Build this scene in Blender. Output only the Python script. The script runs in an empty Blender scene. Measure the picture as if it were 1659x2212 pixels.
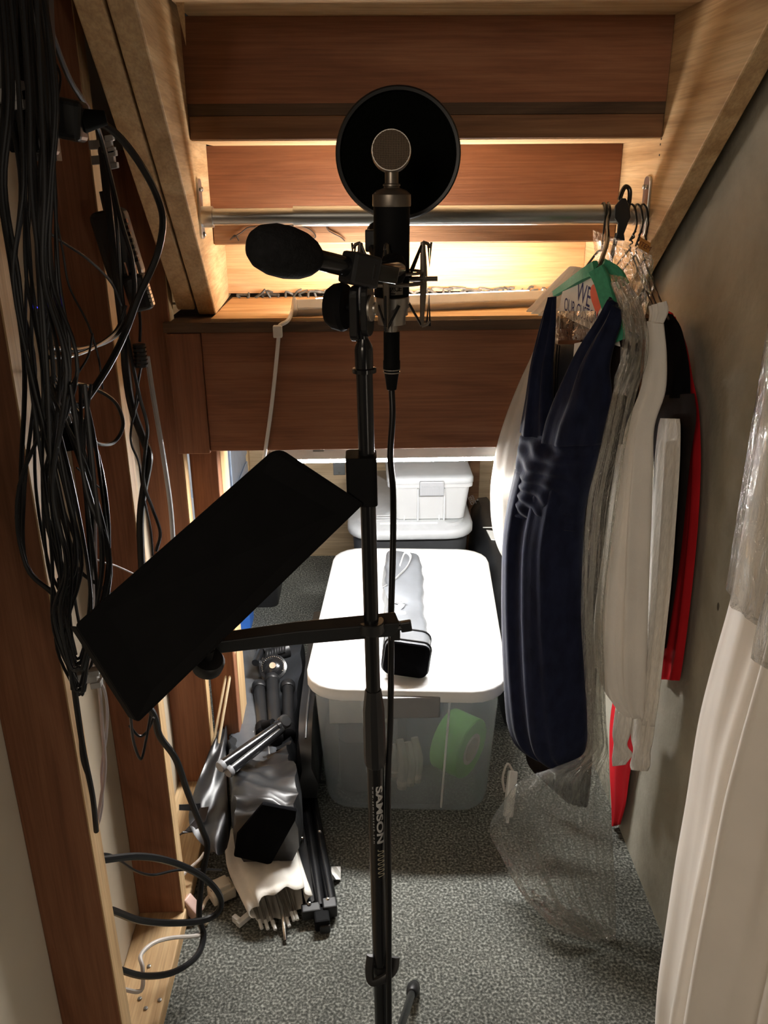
import bpy, math, random
from mathutils import Vector, Matrix
random.seed(7)
V = Vector
scene = bpy.context.scene
C = scene.collection

# ---------------------------------------------------------------- camera
F, CX, CY, CAMH = 1839.0, 829.5, 1106.0, 1.45          # focal length in pixels of a 1659x2212 frame
PITCH, YAW, ROLL = math.radians(21.5), math.radians(-1.35), math.radians(-0.4)
cam = bpy.data.cameras.new('camera'); camo = bpy.data.objects.new('camera', cam); C.objects.link(camo)
cam.sensor_fit = 'VERTICAL'; cam.sensor_height = 24.0; cam.lens = 24.0*F/2212.0
cam.clip_start = 0.02
camo.matrix_world = (Matrix.Translation((0, 0, CAMH)) @ Matrix.Rotation(YAW, 4, 'Z')
                     @ Matrix.Rotation(math.pi/2-PITCH, 4, 'X') @ Matrix.Rotation(ROLL, 4, 'Z'))
scene.camera = camo
# ---------------------------------------------------------------- world, exposure, unseen fill lights added behind the doorway
w = bpy.data.worlds.new('world'); scene.world = w; w.use_nodes = True
w.node_tree.nodes['Background'].inputs[0].default_value = (1.0, 0.86, 0.72, 1)
w.node_tree.nodes['Background'].inputs[1].default_value = 0.010
vs = scene.view_settings
vs.view_transform = 'Standard'; vs.look = 'None'; vs.gamma = 1.0; vs.exposure = 0.0; vs.use_curve_mapping = False
LED_LOW, LED_HIGH = 360.0, 165.0
la = bpy.data.lights.new('room_fill', 'AREA'); la.energy = 23.0; la.size = 0.9; la.color = (1.0, 0.84, 0.66)  # unseen area light standing in for light from the room
lo = bpy.data.objects.new('room_fill', la); C.objects.link(lo); lo.location = (-1.0, -1.8, 2.0)
lo.rotation_euler = (V((.35, 1.2, .8))-V(lo.location)).to_track_quat('-Z', 'Y').to_euler()

lb = bpy.data.lights.new('low_fill', 'AREA'); lb.energy = 7.0; lb.size = 0.4; lb.color = (1.0, 0.86, 0.70)  # unseen low fill, added to brighten the foot of the left wall
lbo = bpy.data.objects.new('low_fill', lb); C.objects.link(lbo); lbo.location = (1.25, -1.5, 0.55)
lbo.rotation_euler = (V((-.45, .8, .45))-V(lbo.location)).to_track_quat('-Z', 'Y').to_euler()

# ---------------------------------------------------------------- survey helpers: sight line of a picture point -> a place
def ray(px, py):
    u = (px-CX)/F; v = (CY-py)/F
    c, s = math.cos(ROLL), math.sin(ROLL)
    u, v = c*u-s*v, s*u+c*v
    x, y, z = u, math.cos(PITCH)+v*math.sin(PITCH), -math.sin(PITCH)+v*math.cos(PITCH)
    c, s = math.cos(YAW), math.sin(YAW)
    return V((c*x-s*y, s*x+c*y, z))
CAM = V((0, 0, CAMH))
def at(px, py, Y): r = ray(px, py); return CAM+r*(Y/r.y)
def atz(px, py, z): r = ray(px, py); return CAM+r*((z-CAMH)/r.z)
def atx(px, py, X): r = ray(px, py); return CAM+r*(X/r.x)
FWD = ray(CX, CY).normalized()
def sz(px, P): return px*(P-CAM).dot(FWD)/F               # size at P of a length of px picture points
def lerp(a, b, t): return a+(b-a)*t

# ---------------------------------------------------------------- materials
def nt(name):
    m = bpy.data.materials.new(name); m.use_nodes = True
    n = m.node_tree; return m, n, n.nodes['Principled BSDF'], n.nodes['Material Output']
def ramp(n, stops):
    r = n.nodes.new('ShaderNodeValToRGB')
    while len(r.color_ramp.elements) < len(stops): r.color_ramp.elements.new(0.5)
    for e, (p, c) in zip(r.color_ramp.elements, stops): e.position = p; e.color = (*c, 1)
    return r
def noise(n, scale, detail=4, vec=None, dist=0.0, rough=0.5):
    t = n.nodes.new('ShaderNodeTexNoise'); t.inputs['Scale'].default_value = scale
    t.inputs['Detail'].default_value = detail; t.inputs['Distortion'].default_value = dist
    t.inputs['Roughness'].default_value = rough
    if vec: n.links.new(vec, t.inputs['Vector'])
    return t
def coords(n, scale=(1, 1, 1), rot=(0, 0, 0)):
    tc = n.nodes.new('ShaderNodeTexCoord'); mp = n.nodes.new('ShaderNodeMapping')
    mp.inputs['Scale'].default_value = scale; mp.inputs['Rotation'].default_value = rot
    n.links.new(tc.outputs['Object'], mp.inputs['Vector']); return mp.outputs['Vector']
def bump(n, b, src, strength, dist=0.002):
    k = n.nodes.new('ShaderNodeBump'); k.inputs['Strength'].default_value = strength; k.inputs['Distance'].default_value = dist
    n.links.new(src, k.inputs['Height']); n.links.new(k.outputs['Normal'], b.inputs['Normal'])
def plain(name, col, rough=0.5, metal=0.0, var=0.12, scale=30, bmp=0.0, bscale=200, spec=0.5, sheen=0.0, stretch=(1, 1, 1)):
    m, n, b, o = nt(name)
    v = coords(n, stretch)
    t = noise(n, scale, 4, v)
    lo_, hi_ = [tuple(max(0, c*(1+s*var)) for c in col) for s in (-1, 1)]
    r = ramp(n, [(0.3, lo_), (0.7, hi_)]); n.links.new(t.outputs['Fac'], r.inputs['Fac'])
    n.links.new(r.outputs['Color'], b.inputs['Base Color'])
    b.inputs['Roughness'].default_value = rough; b.inputs['Metallic'].default_value = metal
    b.inputs['Specular IOR Level'].default_value = spec
    if sheen: b.inputs['Sheen Weight'].default_value = sheen; b.inputs['Sheen Roughness'].default_value = 0.4
    if bmp:
        t2 = noise(n, bscale, 3, v); bump(n, b, t2.outputs['Fac'], bmp)
    return m
def translucent(m, amount, col):
    n = m.node_tree; o = n.nodes['Material Output']; b = n.nodes['Principled BSDF']
    tl = n.nodes.new('ShaderNodeBsdfTranslucent'); tl.inputs[0].default_value = (*col, 1)
    x = n.nodes.new('ShaderNodeMixShader'); x.inputs[0].default_value = amount
    n.links.new(b.outputs[0], x.inputs[1]); n.links.new(tl.outputs[0], x.inputs[2]); n.links.new(x.outputs[0], o.inputs['Surface']); return m
def wood(name, dark, mid, light, axis='X', rot=(0, 0, 0), rough=0.62, fine=1.0):
    m, n, b, o = nt(name)
    k = {'X': (0.9, 9, 9), 'Y': (9, 0.9, 9), 'Z': (9, 9, 0.9)}[axis]
    v = coords(n, k, rot)
    t = noise(n, 2.2, 5, v, 1.3, 0.55)
    r = ramp(n, [(0.28, dark), (0.5, mid), (0.74, light)]); n.links.new(t.outputs['Fac'], r.inputs['Fac'])
    k2 = tuple(q*6*fine if q > 1 else q*1.5 for q in k)
    v2 = coords(n, k2, rot); t2 = noise(n, 4.5, 4, v2, 0.4, 0.6)
    r2 = ramp(n, [(0.35, (0.74, 0.72, 0.70)), (0.62, (1.06, 1.05, 1.04))]); n.links.new(t2.outputs['Fac'], r2.inputs['Fac'])
    mx = n.nodes.new('ShaderNodeMix'); mx.data_type = 'RGBA'; mx.blend_type = 'MULTIPLY'; mx.inputs[0].default_value = 0.75
    n.links.new(r.outputs['Color'], mx.inputs[6]); n.links.new(r2.outputs['Color'], mx.inputs[7])
    n.links.new(mx.outputs[2], b.inputs['Base Color'])
    b.inputs['Roughness'].default_value = rough
    b.inputs['Specular IOR Level'].default_value = 0.3
    bump(n, b, t2.outputs['Fac'], 0.25, 0.0015)
    return m
def emit(name, col, strength):
    m, n, b, o = nt(name)
    b.inputs['Base Color'].default_value = (0.8, 0.8, 0.8, 1)
    b.inputs['Emission Color'].default_value = (*col, 1); b.inputs['Emission Strength'].default_value = strength
    return m
def film(name, tint=(0.95, 0.95, 0.93), gloss=0.13, haze=0.06, scale=55):
    m, n, b, o = nt(name); n.nodes.remove(b)
    tr = n.nodes.new('ShaderNodeBsdfTransparent'); tr.inputs[0].default_value = (*tint, 1)
    gl = n.nodes.new('ShaderNodeBsdfGlossy'); gl.inputs['Roughness'].default_value = 0.12
    df = n.nodes.new('ShaderNodeBsdfTranslucent'); df.inputs[0].default_value = (0.8, 0.78, 0.74, 1)
    dd = n.nodes.new('ShaderNodeBsdfDiffuse'); dd.inputs[0].default_value = (0.8, 0.78, 0.74, 1)
    fr = n.nodes.new('ShaderNodeFresnel'); fr.inputs[0].default_value = 1.5
    mh = n.nodes.new('ShaderNodeMath'); mh.operation = 'MULTIPLY_ADD'; mh.inputs[1].default_value = 0.55; mh.inputs[2].default_value = gloss*0.4
    n.links.new(fr.outputs[0], mh.inputs[0])
    a = n.nodes.new('ShaderNodeMixShader'); n.links.new(mh.outputs[0], a.inputs[0])
    d = n.nodes.new('ShaderNodeMixShader'); d.inputs[0].default_value = 0.5
    n.links.new(df.outputs[0], d.inputs[1]); n.links.new(dd.outputs[0], d.inputs[2])
    h = n.nodes.new('ShaderNodeMixShader'); h.inputs[0].default_value = haze
    n.links.new(tr.outputs[0], h.inputs[1]); n.links.new(d.outputs[0], h.inputs[2])
    n.links.new(h.outputs[0], a.inputs[1]); n.links.new(gl.outputs[0], a.inputs[2])
    v = coords(n, (1, 1, 0.35)); t = noise(n, scale, 4, v, 1.5, 0.6)
    k = n.nodes.new('ShaderNodeBump'); k.inputs['Strength'].default_value = 0.9; k.inputs['Distance'].default_value = 0.012
    n.links.new(t.outputs['Fac'], k.inputs['Height'])
    for q in (gl, fr): n.links.new(k.outputs['Normal'], q.inputs['Normal'])
    n.links.new(a.outputs[0], o.inputs['Surface']); return m
def frosted(name, col, amount):
    m, n, b, o = nt(name)
    tr = n.nodes.new('ShaderNodeBsdfTransparent'); tr.inputs[0].default_value = (0.93, 0.95, 0.96, 1)
    tl = n.nodes.new('ShaderNodeBsdfTranslucent'); tl.inputs[0].default_value = (*col, 1)
    t = noise(n, 9, 3, coords(n)); r = ramp(n, [(0.3, tuple(c*0.9 for c in col)), (0.7, col)])
    n.links.new(t.outputs['Fac'], r.inputs['Fac']); n.links.new(r.outputs['Color'], b.inputs['Base Color'])
    b.inputs['Roughness'].default_value = 0.3
    a = n.nodes.new('ShaderNodeMixShader'); a.inputs[0].default_value = 0.45
    n.links.new(b.outputs[0], a.inputs[1]); n.links.new(tl.outputs[0], a.inputs[2])
    x = n.nodes.new('ShaderNodeMixShader'); x.inputs[0].default_value = amount
    n.links.new(tr.outputs[0], x.inputs[1]); n.links.new(a.outputs[0], x.inputs[2]); n.links.new(x.outputs[0], o.inputs['Surface'])
    return m
def carpet(name):
    m, n, b, o = nt(name); v = coords(n)
    vo = n.nodes.new('ShaderNodeTexVoronoi'); vo.inputs['Scale'].default_value = 260; n.links.new(v, vo.inputs['Vector'])
    t = noise(n, 7, 3, v); t2 = noise(n, 190, 2, v)
    r = ramp(n, [(0.28, (0.035, 0.037, 0.033)), (0.5, (0.115, 0.118, 0.105)), (0.72, (0.34, 0.345, 0.31))]); n.links.new(t2.outputs['Fac'], r.inputs['Fac'])
    r2 = ramp(n, [(0.3, (0.8, 0.8, 0.8)), (0.7, (1.1, 1.1, 1.1))]); n.links.new(t.outputs['Fac'], r2.inputs['Fac'])
    mx = n.nodes.new('ShaderNodeMix'); mx.data_type = 'RGBA'; mx.blend_type = 'MULTIPLY'; mx.inputs[0].default_value = 1
    n.links.new(r.outputs['Color'], mx.inputs[6]); n.links.new(r2.outputs['Color'], mx.inputs[7]); n.links.new(mx.outputs[2], b.inputs['Base Color'])
    b.inputs['Roughness'].default_value = 0.95; b.inputs['Specular IOR Level'].default_value = 0.1
    bump(n, b, vo.outputs['Distance'], -1.0, 0.004)
    return m
def concrete(name):
    m, n, b, o = nt(name); v = coords(n)
    t = noise(n, 3.0, 8, v, 0.6, 0.62)
    r = ramp(n, [(0.3, (0.22, 0.20, 0.155)), (0.52, (0.33, 0.305, 0.245)), (0.75, (0.41, 0.385, 0.315))]); n.links.new(t.outputs['Fac'], r.inputs['Fac'])
    vo = n.nodes.new('ShaderNodeTexVoronoi'); vo.inputs['Scale'].default_value = 26
    t3 = noise(n, 11, 2, v); n.links.new(coords(n, (1, 1, 0.7)), vo.inputs['Vector'])
    ad = n.nodes.new('ShaderNodeMath'); ad.operation = 'ADD'; n.links.new(vo.outputs['Distance'], ad.inputs[0]); n.links.new(t3.outputs['Fac'], ad.inputs[1])
    r3 = ramp(n, [(0.405, (0.22, 0.2, 0.17)), (0.45, (1, 1, 1))]); n.links.new(ad.outputs[0], r3.inputs['Fac'])
    mx = n.nodes.new('ShaderNodeMix'); mx.data_type = 'RGBA'; mx.blend_type = 'MULTIPLY'; mx.inputs[0].default_value = 1
    n.links.new(r.outputs['Color'], mx.inputs[6]); n.links.new(r3.outputs['Color'], mx.inputs[7]); n.links.new(mx.outputs[2], b.inputs['Base Color'])
    b.inputs['Roughness'].default_value = 0.85
    t4 = noise(n, 60, 6, v); bump(n, b, t4.outputs['Fac'], 0.35, 0.004)
    return m

SL = math.atan(0.793)                                     # slope of the stair
M = {}
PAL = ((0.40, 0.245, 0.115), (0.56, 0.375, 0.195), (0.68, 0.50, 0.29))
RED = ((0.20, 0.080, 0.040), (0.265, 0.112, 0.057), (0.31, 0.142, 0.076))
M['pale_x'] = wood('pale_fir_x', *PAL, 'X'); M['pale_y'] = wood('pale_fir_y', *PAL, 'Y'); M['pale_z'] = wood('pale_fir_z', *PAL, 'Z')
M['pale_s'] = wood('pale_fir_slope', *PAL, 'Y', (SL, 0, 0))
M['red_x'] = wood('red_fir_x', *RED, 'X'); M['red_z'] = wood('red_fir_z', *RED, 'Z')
M['orange_x'] = wood('orange_fir_x', (0.42, 0.21, 0.085), (0.56, 0.32, 0.15), (0.64, 0.41, 0.22), 'X')  # paler wood of the last riser, the light bar's glare in its colour
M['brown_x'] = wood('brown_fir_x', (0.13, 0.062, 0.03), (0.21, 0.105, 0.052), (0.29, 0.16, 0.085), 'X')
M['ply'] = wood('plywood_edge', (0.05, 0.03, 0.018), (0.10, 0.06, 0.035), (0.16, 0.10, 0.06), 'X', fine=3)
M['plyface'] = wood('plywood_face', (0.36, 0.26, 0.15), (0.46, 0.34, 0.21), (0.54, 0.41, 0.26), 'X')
M['board'] = plain('wall_board_paper', (0.42, 0.35, 0.26), 0.85, var=0.08, scale=6)
M['white_board'] = plain('pale_board', (0.74, 0.67, 0.55), 0.8, var=0.05, scale=5)  # paler board for the bay nearest the doorway
M['carpet'] = carpet('loop_carpet'); M['concrete'] = concrete('old_concrete')
M['blk'] = plain('black_plastic', (0.012, 0.012, 0.013), 0.42, var=0.2)
M['blk_matte'] = plain('matte_black', (0.004, 0.004, 0.0045), 0.7, var=0.2, spec=0.12)
M['blk_gloss'] = plain('glossy_black', (0.010, 0.010, 0.011), 0.18, var=0.2)
M['blk_metal'] = plain('black_enamel', (0.008, 0.008, 0.009), 0.25, 0.1, var=0.2, stretch=(1, 1, .1))
M['cable'] = plain('black_rubber', (0.008, 0.008, 0.009), 0.36, var=0.2, spec=0.3)
M['foam'] = plain('black_foam', (0.010, 0.010, 0.011), 0.9, var=0.3, scale=150, bmp=0.6, bscale=400, spec=0.2)
M['mesh'] = plain('pop_mesh', (0.0035, 0.004, 0.0035), 0.95, var=0.3, scale=500, spec=0.0)
M['bronze'] = plain('satin_bronze_metal', (0.22, 0.19, 0.16), 0.38, 0.9, var=0.1)
M['grille'] = plain('brown_grille_wire', (0.20, 0.15, 0.11), 0.5, 0.2)
M['grille_back'] = plain('brown_grille_back', (0.05, 0.036, 0.026), 0.8)
M['nickel'] = plain('satin_nickel', (0.45, 0.42, 0.38), 0.35, 0.95, var=0.06)
M['galv'] = plain('galvanised_steel', (0.55, 0.56, 0.55), 0.32, 0.95, var=0.08, stretch=(.1, 1, 1))
M['chrome'] = plain('bright_steel', (0.75, 0.75, 0.74), 0.15, 1.0, var=0.04)
M['screw'] = plain('dull_screw_steel', (0.32, 0.31, 0.29), 0.4, 0.9)
M['white_plastic'] = plain('white_plastic', (0.78, 0.77, 0.74), 0.4, var=0.04)
M['cream_plastic'] = plain('cream_plastic', (0.62, 0.56, 0.46), 0.45, var=0.06)
M['pink_plastic'] = plain('pinkish_plastic', (0.62, 0.42, 0.36), 0.5, var=0.06)
M['lid'] = plain('white_lid', (0.86, 0.86, 0.85), 0.42, var=0.03)
M['grey_lid'] = plain('grey_lid', (0.36, 0.37, 0.38), 0.35, var=0.05)
M['grey_latch'] = plain('grey_latch', (0.24, 0.245, 0.26), 0.4, var=0.05)
M['dark_tote'] = plain('charcoal_tote', (0.030, 0.031, 0.033), 0.45)
M['frost'] = frosted('frosted_clear_plastic', (0.62, 0.66, 0.68), 0.30)
M['frost_dense'] = frosted('milky_plastic', (0.86, 0.87, 0.88), 0.8)
M['bin_blue'] = plain('blue_grey_plastic', (0.36, 0.43, 0.55), 0.35, var=0.1)
M['blue'] = plain('blue_cardboard', (0.04, 0.17, 0.62), 0.5)
M['nylon'] = plain('black_nylon', (0.014, 0.0145, 0.016), 0.38, var=0.25, scale=14, bmp=0.5, bscale=18, spec=0.7)
M['nylon_lit'] = plain('lit_black_nylon', (0.075, 0.08, 0.088), 0.40, var=0.25, scale=12, bmp=0.5, bscale=22, spec=0.8)  # black nylon lightened to grey, strong light put into its colour
M['piping'] = plain('pale_piping', (0.4, 0.4, 0.4), 0.4)
M['umbrella'] = plain('white_umbrella_silk', (0.72, 0.68, 0.62), 0.6, var=0.06, bmp=0.2, bscale=60)
M['navy'] = plain('navy_cloth', (0.009, 0.012, 0.032), 0.85, var=0.3, scale=55, bmp=0.25, bscale=220, spec=0.15, sheen=0.10, stretch=(1, 1, .5))
M['navy_in'] = plain('navy_lining', (0.008, 0.009, 0.013), 0.6, var=0.2)
M['dark_cloth'] = plain('dark_brown_cloth', (0.020, 0.015, 0.014), 0.95, var=0.2, spec=0.05)
M['black_cloth'] = plain('black_cloth', (0.006, 0.006, 0.007), 0.95, var=0.2, spec=0.0)
M['white_cloth'] = plain('white_cloth', (0.78, 0.74, 0.69), 0.85, var=0.05, scale=12, bmp=0.3, bscale=300, sheen=0.2)
M['white_knit'] = plain('white_ribbed_knit', (0.70, 0.67, 0.62), 0.9, var=0.12, scale=300, bmp=0.6, bscale=320, stretch=(1, 1, .2))
M['robe'] = plain('white_satin', (0.86, 0.80, 0.73), 0.55, var=0.04, scale=10, sheen=0.2)
M['red_cloth'] = plain('red_satin', (0.46, 0.012, 0.018), 0.75, var=0.15, scale=12, spec=0.15)
M['green'] = plain('green_hanger_foam', (0.045, 0.30, 0.165), 0.65, var=0.12, scale=160, bmp=0.3, bscale=300)
M['paper'] = plain('white_cover_paper', (0.74, 0.71, 0.67), 0.8, var=0.05, scale=40)
M['ink'] = plain('dark_blue_ink', (0.03, 0.03, 0.13), 0.7)
M['heart'] = plain('red_print', (0.72, 0.13, 0.07), 0.7)
M['tag'] = plain('orange_tag', (0.48, 0.22, 0.05), 0.7)
M['tagink'] = plain('dark_tag_ink', (0.12, 0.03, 0.01), 0.7)
translucent(M['lid'], .12, (.85, .84, .82))
M['sheer'] = translucent(plain('sheer_white_cloth', (0.74, 0.71, 0.66), 0.85, var=0.04, scale=12), .65, (.86, .85, .83))
M['film'] = film('clear_garment_film', gloss=.08, haze=.018); M['film_dense'] = film('crumpled_film', gloss=0.4, haze=0.05, scale=45)
M['wire'] = plain('black_wire', (0.02, 0.018, 0.016), 0.3, 0.3)
M['print'] = plain('silver_print', (0.42, 0.42, 0.42), 0.5)
M['gold_print'] = plain('gold_print', (0.40, 0.36, 0.26), 0.5)
M['tape'] = plain('green_tape', (0.20, 0.55, 0.10), 0.5); M['card'] = plain('pale_cardboard', (0.66, 0.55, 0.44), 0.8)
M['cardred'] = plain('faded_red_print', (0.55, 0.30, 0.20), 0.8)
M['beige'] = plain('beige_cloth', (0.50, 0.45, 0.36), 0.9); M['slate'] = plain('slate_blue_plastic', (0.05, 0.075, 0.12), 0.4)
M['stick'] = plain('pale_stick', (0.60, 0.47, 0.30), 0.6, stretch=(1, .1, 1))
M['ink_mark'] = plain('black_marker', (0.02, 0.012, 0.008), 0.8)
M['white_cord'] = plain('white_cord', (0.62, 0.57, 0.52), 0.45); M['mauve_cord'] = plain('greyish_white_cord', (0.42, 0.38, 0.39), 0.5)
M['insul'] = plain('dark_foil_fibre', (0.07, 0.065, 0.055), 0.6, var=0.6, scale=60, bmp=1.0, bscale=80)
M['led_low'] = emit('led_bar_low', (1.0, 0.985, 0.955), LED_LOW)
M['led_high'] = emit('led_bar_high', (1.0, 0.945, 0.87), LED_HIGH)
M['blue_led'] = emit('blue_indicator', (0.02, 0.02, 1.0), 12.0)
M['grey_clip'] = plain('grey_plastic_clip', (0.30, 0.29, 0.28), 0.45)

# ---------------------------------------------------------------- mesh helpers
def frame(d, up=V((0, 0, 1))):
    d = d.normalized()
    if abs(d.dot(up)) > 0.98: up = V((0, 1, 0))
    x = d.cross(up).normalized(); y = x.cross(d).normalized()
    return x, y
def smooth(pts, sub=6):
    if len(pts) < 3 or sub < 2: return [V(p) for p in pts]
    P = [V(p) for p in pts]; out = []
    for i in range(len(P)-1):
        a = P[i-1] if i > 0 else P[i]*2-P[i+1]; b, c = P[i], P[i+1]; d = P[i+2] if i+2 < len(P) else P[i+1]*2-P[i]
        for k in range(sub):
            t = k/sub
            out.append(0.5*((2*b)+(c-a)*t+(2*a-5*b+4*c-d)*t*t+(3*b-a-3*c+d)*t**3))
    out.append(P[-1]); return out
class MB:
    def __init__(s): s.v = []; s.f = []
    def add(s, vs, fs):
        o = len(s.v); s.v += [V(p) for p in vs]; s.f += [tuple(i+o for i in f) for f in fs]; return s
    def obox(s, c, ax, ay, az):
        vs = [c+ax*i+ay*j+az*k for i in (-1, 1) for j in (-1, 1) for k in (-1, 1)]
        fs = [(0, 1, 3, 2), (4, 6, 7, 5), (0, 4, 5, 1), (2, 3, 7, 6), (0, 2, 6, 4), (1, 5, 7, 3)]
        if ax.cross(ay).dot(az) < 0: fs = [f[::-1] for f in fs]
        return s.add(vs, fs)
    def box(s, x0, x1, y0, y1, z0, z1):
        return s.obox(V(((x0+x1)/2, (y0+y1)/2, (z0+z1)/2)), V(((x1-x0)/2, 0, 0)), V((0, (y1-y0)/2, 0)), V((0, 0, (z1-z0)/2)))
    def beam(s, p, q, wd, ht, up=V((0, 0, 1))):
        d = (q-p); x, y = frame(d, up)
        return s.obox((p+q)/2, x*wd/2, d/2, y*ht/2)
    def loft(s, rings, cap=True, closed=True):
        n = len(rings[0]); vs = [p for r in rings for p in r]; fs = []
        for i in range(len(rings)-1):
            for j in range(n if closed else n-1):
                k = (j+1) % n; fs.append((i*n+j, i*n+k, (i+1)*n+k, (i+1)*n+j))
        if cap and closed:
            fs.append(tuple(range(n))[::-1]); o = (len(rings)-1)*n; fs.append(tuple(range(o, o+n)))
        return s.add(vs, fs)
    def tube(s, pts, r, n=8, sub=6, cap=True, sx=1.0):
        k = len(pts); P = smooth(pts, sub)
        if isinstance(r, (list, tuple)):
            R = []
            for i in range(len(P)):
                t = i/(len(P)-1)*(k-1); a = min(int(t), k-2); R.append(lerp(r[a], r[a+1], t-a))
        else: R = [r]*len(P)
        x = None; rings = []
        for i, p in enumerate(P):
            d = (P[min(i+1, len(P)-1)]-P[max(i-1, 0)])
            if d.length < 1e-9: d = V((0, 0, 1))
            d.normalize()
            if x is None: x, y = frame(d)
            else:
                x = (x-d*x.dot(d)); x = x.normalized() if x.length > 1e-6 else frame(d)[0]
            y = d.cross(x)
            rings.append([p+x*(R[i]*sx*math.cos(2*math.pi*j/n))+y*(R[i]*math.sin(2*math.pi*j/n)) for j in range(n)])
        return s.loft(rings, cap)
    def lathe(s, o, axis, prof, n=24, cap=True):
        d = axis.normalized(); x, y = frame(d)
        return s.loft([[o+d*t+x*(max(r, 1e-4)*math.cos(2*math.pi*j/n))+y*(max(r, 1e-4)*math.sin(2*math.pi*j/n)) for j in range(n)] for t, r in prof], cap)
    def prism(s, poly, vec):
        return s.loft([[V(p) for p in poly], [V(p)+vec for p in poly]])
    def sheet(s, grid):
        return s.loft(grid, cap=False, closed=False)
    def build(s, name, mat, parent=None, sm=False, bevel=0.0, solid=0.0, angle=40, seg=2):
        me = bpy.data.meshes.new(name)
        org = V((0, 0, 0))
        me.from_pydata([tuple(p) for p in s.v], [], s.f); me.update()
        import bmesh
        bm = bmesh.new(); bm.from_mesh(me); bmesh.ops.recalc_face_normals(bm, faces=bm.faces[:]); bm.to_mesh(me); bm.free()
        me.materials.append(M[mat] if isinstance(mat, str) else mat)
        ob = bpy.data.objects.new(name, me); C.objects.link(ob)
        if sm: me.shade_smooth(); me.set_sharp_from_angle(angle=math.radians(angle))
        if solid:
            q = ob.modifiers.new('solid', 'SOLIDIFY'); q.thickness = solid; q.offset = 0
        if bevel:
            q = ob.modifiers.new('bevel', 'BEVEL'); q.width = bevel; q.segments = seg; q.limit_method = 'ANGLE'
        if parent: adopt(ob, parent)
        return ob
def wloc(o):
    p = V(o.location)
    if o.parent: p = o.matrix_parent_inverse @ p; p = wloc(o.parent)+p
    return p
def adopt(ob, parent):
    ob.parent = parent; ob.matrix_parent_inverse = Matrix.Translation(-wloc(parent))
def tag(o, label, cat, group=None, kind=None):
    o['label'] = label
    if cat: o['category'] = cat
    if group: o['group'] = group
    if kind: o['kind'] = kind
    return o
def thing(name, label, cat, loc, group=None, kind=None):
    e = bpy.data.objects.new(name, None); C.objects.link(e); e.location = loc; e.empty_display_size = 0.05
    return tag(e, label, cat, group, kind)
def struct(name, loc, label=None):
    e = bpy.data.objects.new(name, None); C.objects.link(e); e.location = loc; e.empty_display_size = 0.05
    e['kind'] = 'structure'
    if label: e['label'] = label
    return e
def text(name, body, P, xdir, ydir, size, mat, parent, squash=1.0, depth=0.0004, bold=0.0):
    cu = bpy.data.curves.new(name, 'FONT'); cu.body = body; cu.size = 1.0; cu.align_x = 'CENTER'; cu.align_y = 'CENTER'; cu.extrude = 0.0; cu.offset = bold
    o = bpy.data.objects.new(name, cu); C.objects.link(o)
    bpy.context.view_layer.update()
    me = bpy.data.meshes.new_from_object(o.evaluated_get(bpy.context.evaluated_depsgraph_get()))
    C.objects.unlink(o); bpy.data.objects.remove(o)
    x = xdir.normalized(); y = (ydir-x*ydir.dot(x)).normalized(); nz = x.cross(y)
    for vtx in me.vertices:
        q = vtx.co.copy(); vtx.co = P+x*(q.x*size*squash)+y*(q.y*size)+nz*depth
    me.materials.clear(); me.materials.append(M[mat])
    ob = bpy.data.objects.new(name, me); C.objects.link(ob)
    if parent: adopt(ob, parent)
    return ob, me
def rrect(w_, l_, r, n=5):
    pts = []
    for cx, cy, a0 in ((w_/2-r, l_/2-r, 0), (-w_/2+r, l_/2-r, 90), (-w_/2+r, -l_/2+r, 180), (w_/2-r, -l_/2+r, 270)):
        for k in range(n+1):
            a = math.radians(a0+90*k/n); pts.append((cx+r*math.cos(a), cy+r*math.sin(a)))
    return pts

# ================================================================ THE SETTING
WX, LX, BY = 0.594, -0.48, 3.2                            # concrete wall, wall board, far wall
mb = MB(); mb.add([(-1.3, -1.2, 0), (WX+.1, -1.2, 0), (WX+.1, BY+.1, 0), (-1.3, BY+.1, 0), (-1.3, -1.2, -.05), (WX+.1, -1.2, -.05), (WX+.1, BY+.1, -.05), (-1.3, BY+.1, -.05)],
                  [(0, 1, 2, 3), (7, 6, 5, 4), (0, 4, 5, 1), (1, 5, 6, 2), (2, 6, 7, 3), (3, 7, 4, 0)])
o = mb.build('floor', 'carpet'); tag(o, 'grey speckled loop pile carpet floor', None, kind='structure')
o = MB().box(WX, WX+.1, -.3, BY+.1, 0, 2.45).build('wall_right', 'concrete'); tag(o, 'bare pitted concrete wall behind the hanging clothes', None, kind='structure')
wb = struct('wall_back', (0, BY, 0), 'plywood wall closing the space under the landing')
MB().box(-1.3, WX, BY, BY+.02, 0, 1.2).build('wall_panel', 'plyface', wb)
for x in (-.47, -.33, .43, .56):
    MB().box(x-.02, x+.02, BY-.05, BY, 0, 1.14).build('stud', 'pale_z' if x < 0 else 'brown_x', wb, bevel=.002)
wl = struct('wall_left', (LX, 1, 0), 'open stud wall with bare wall board between the studs')
MB().box(LX-.013, LX, .1, .955, 0, 2.45).build('wall_board', 'white_board', wl)
MB().box(LX-.013, LX, .955, 1.99, 0, 2.45).build('wall_board', 'board', wl)
for y in (.545, .945, 1.345, 1.755):
    if y > .6: MB().box(LX, -.39, y, y+.038, .038, 2.2 if y < 1.2 else (1.9 if y < 1.5 else 1.5)).build('stud', 'red_z', wl, bevel=.002)
    # sawn inner edge of the stud, paler than its faces
    if y > .6: MB().box(-.3905, -.3885, y+.001, y+.037, .038, 2.2 if y < 1.2 else (1.9 if y < 1.5 else 1.5)).build('stud_edge', 'pale_z', wl)
MB().box(LX, -.385, .2, 1.95, 0, .038).build('bottom_plate', 'pale_y', wl, bevel=.003)
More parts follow.
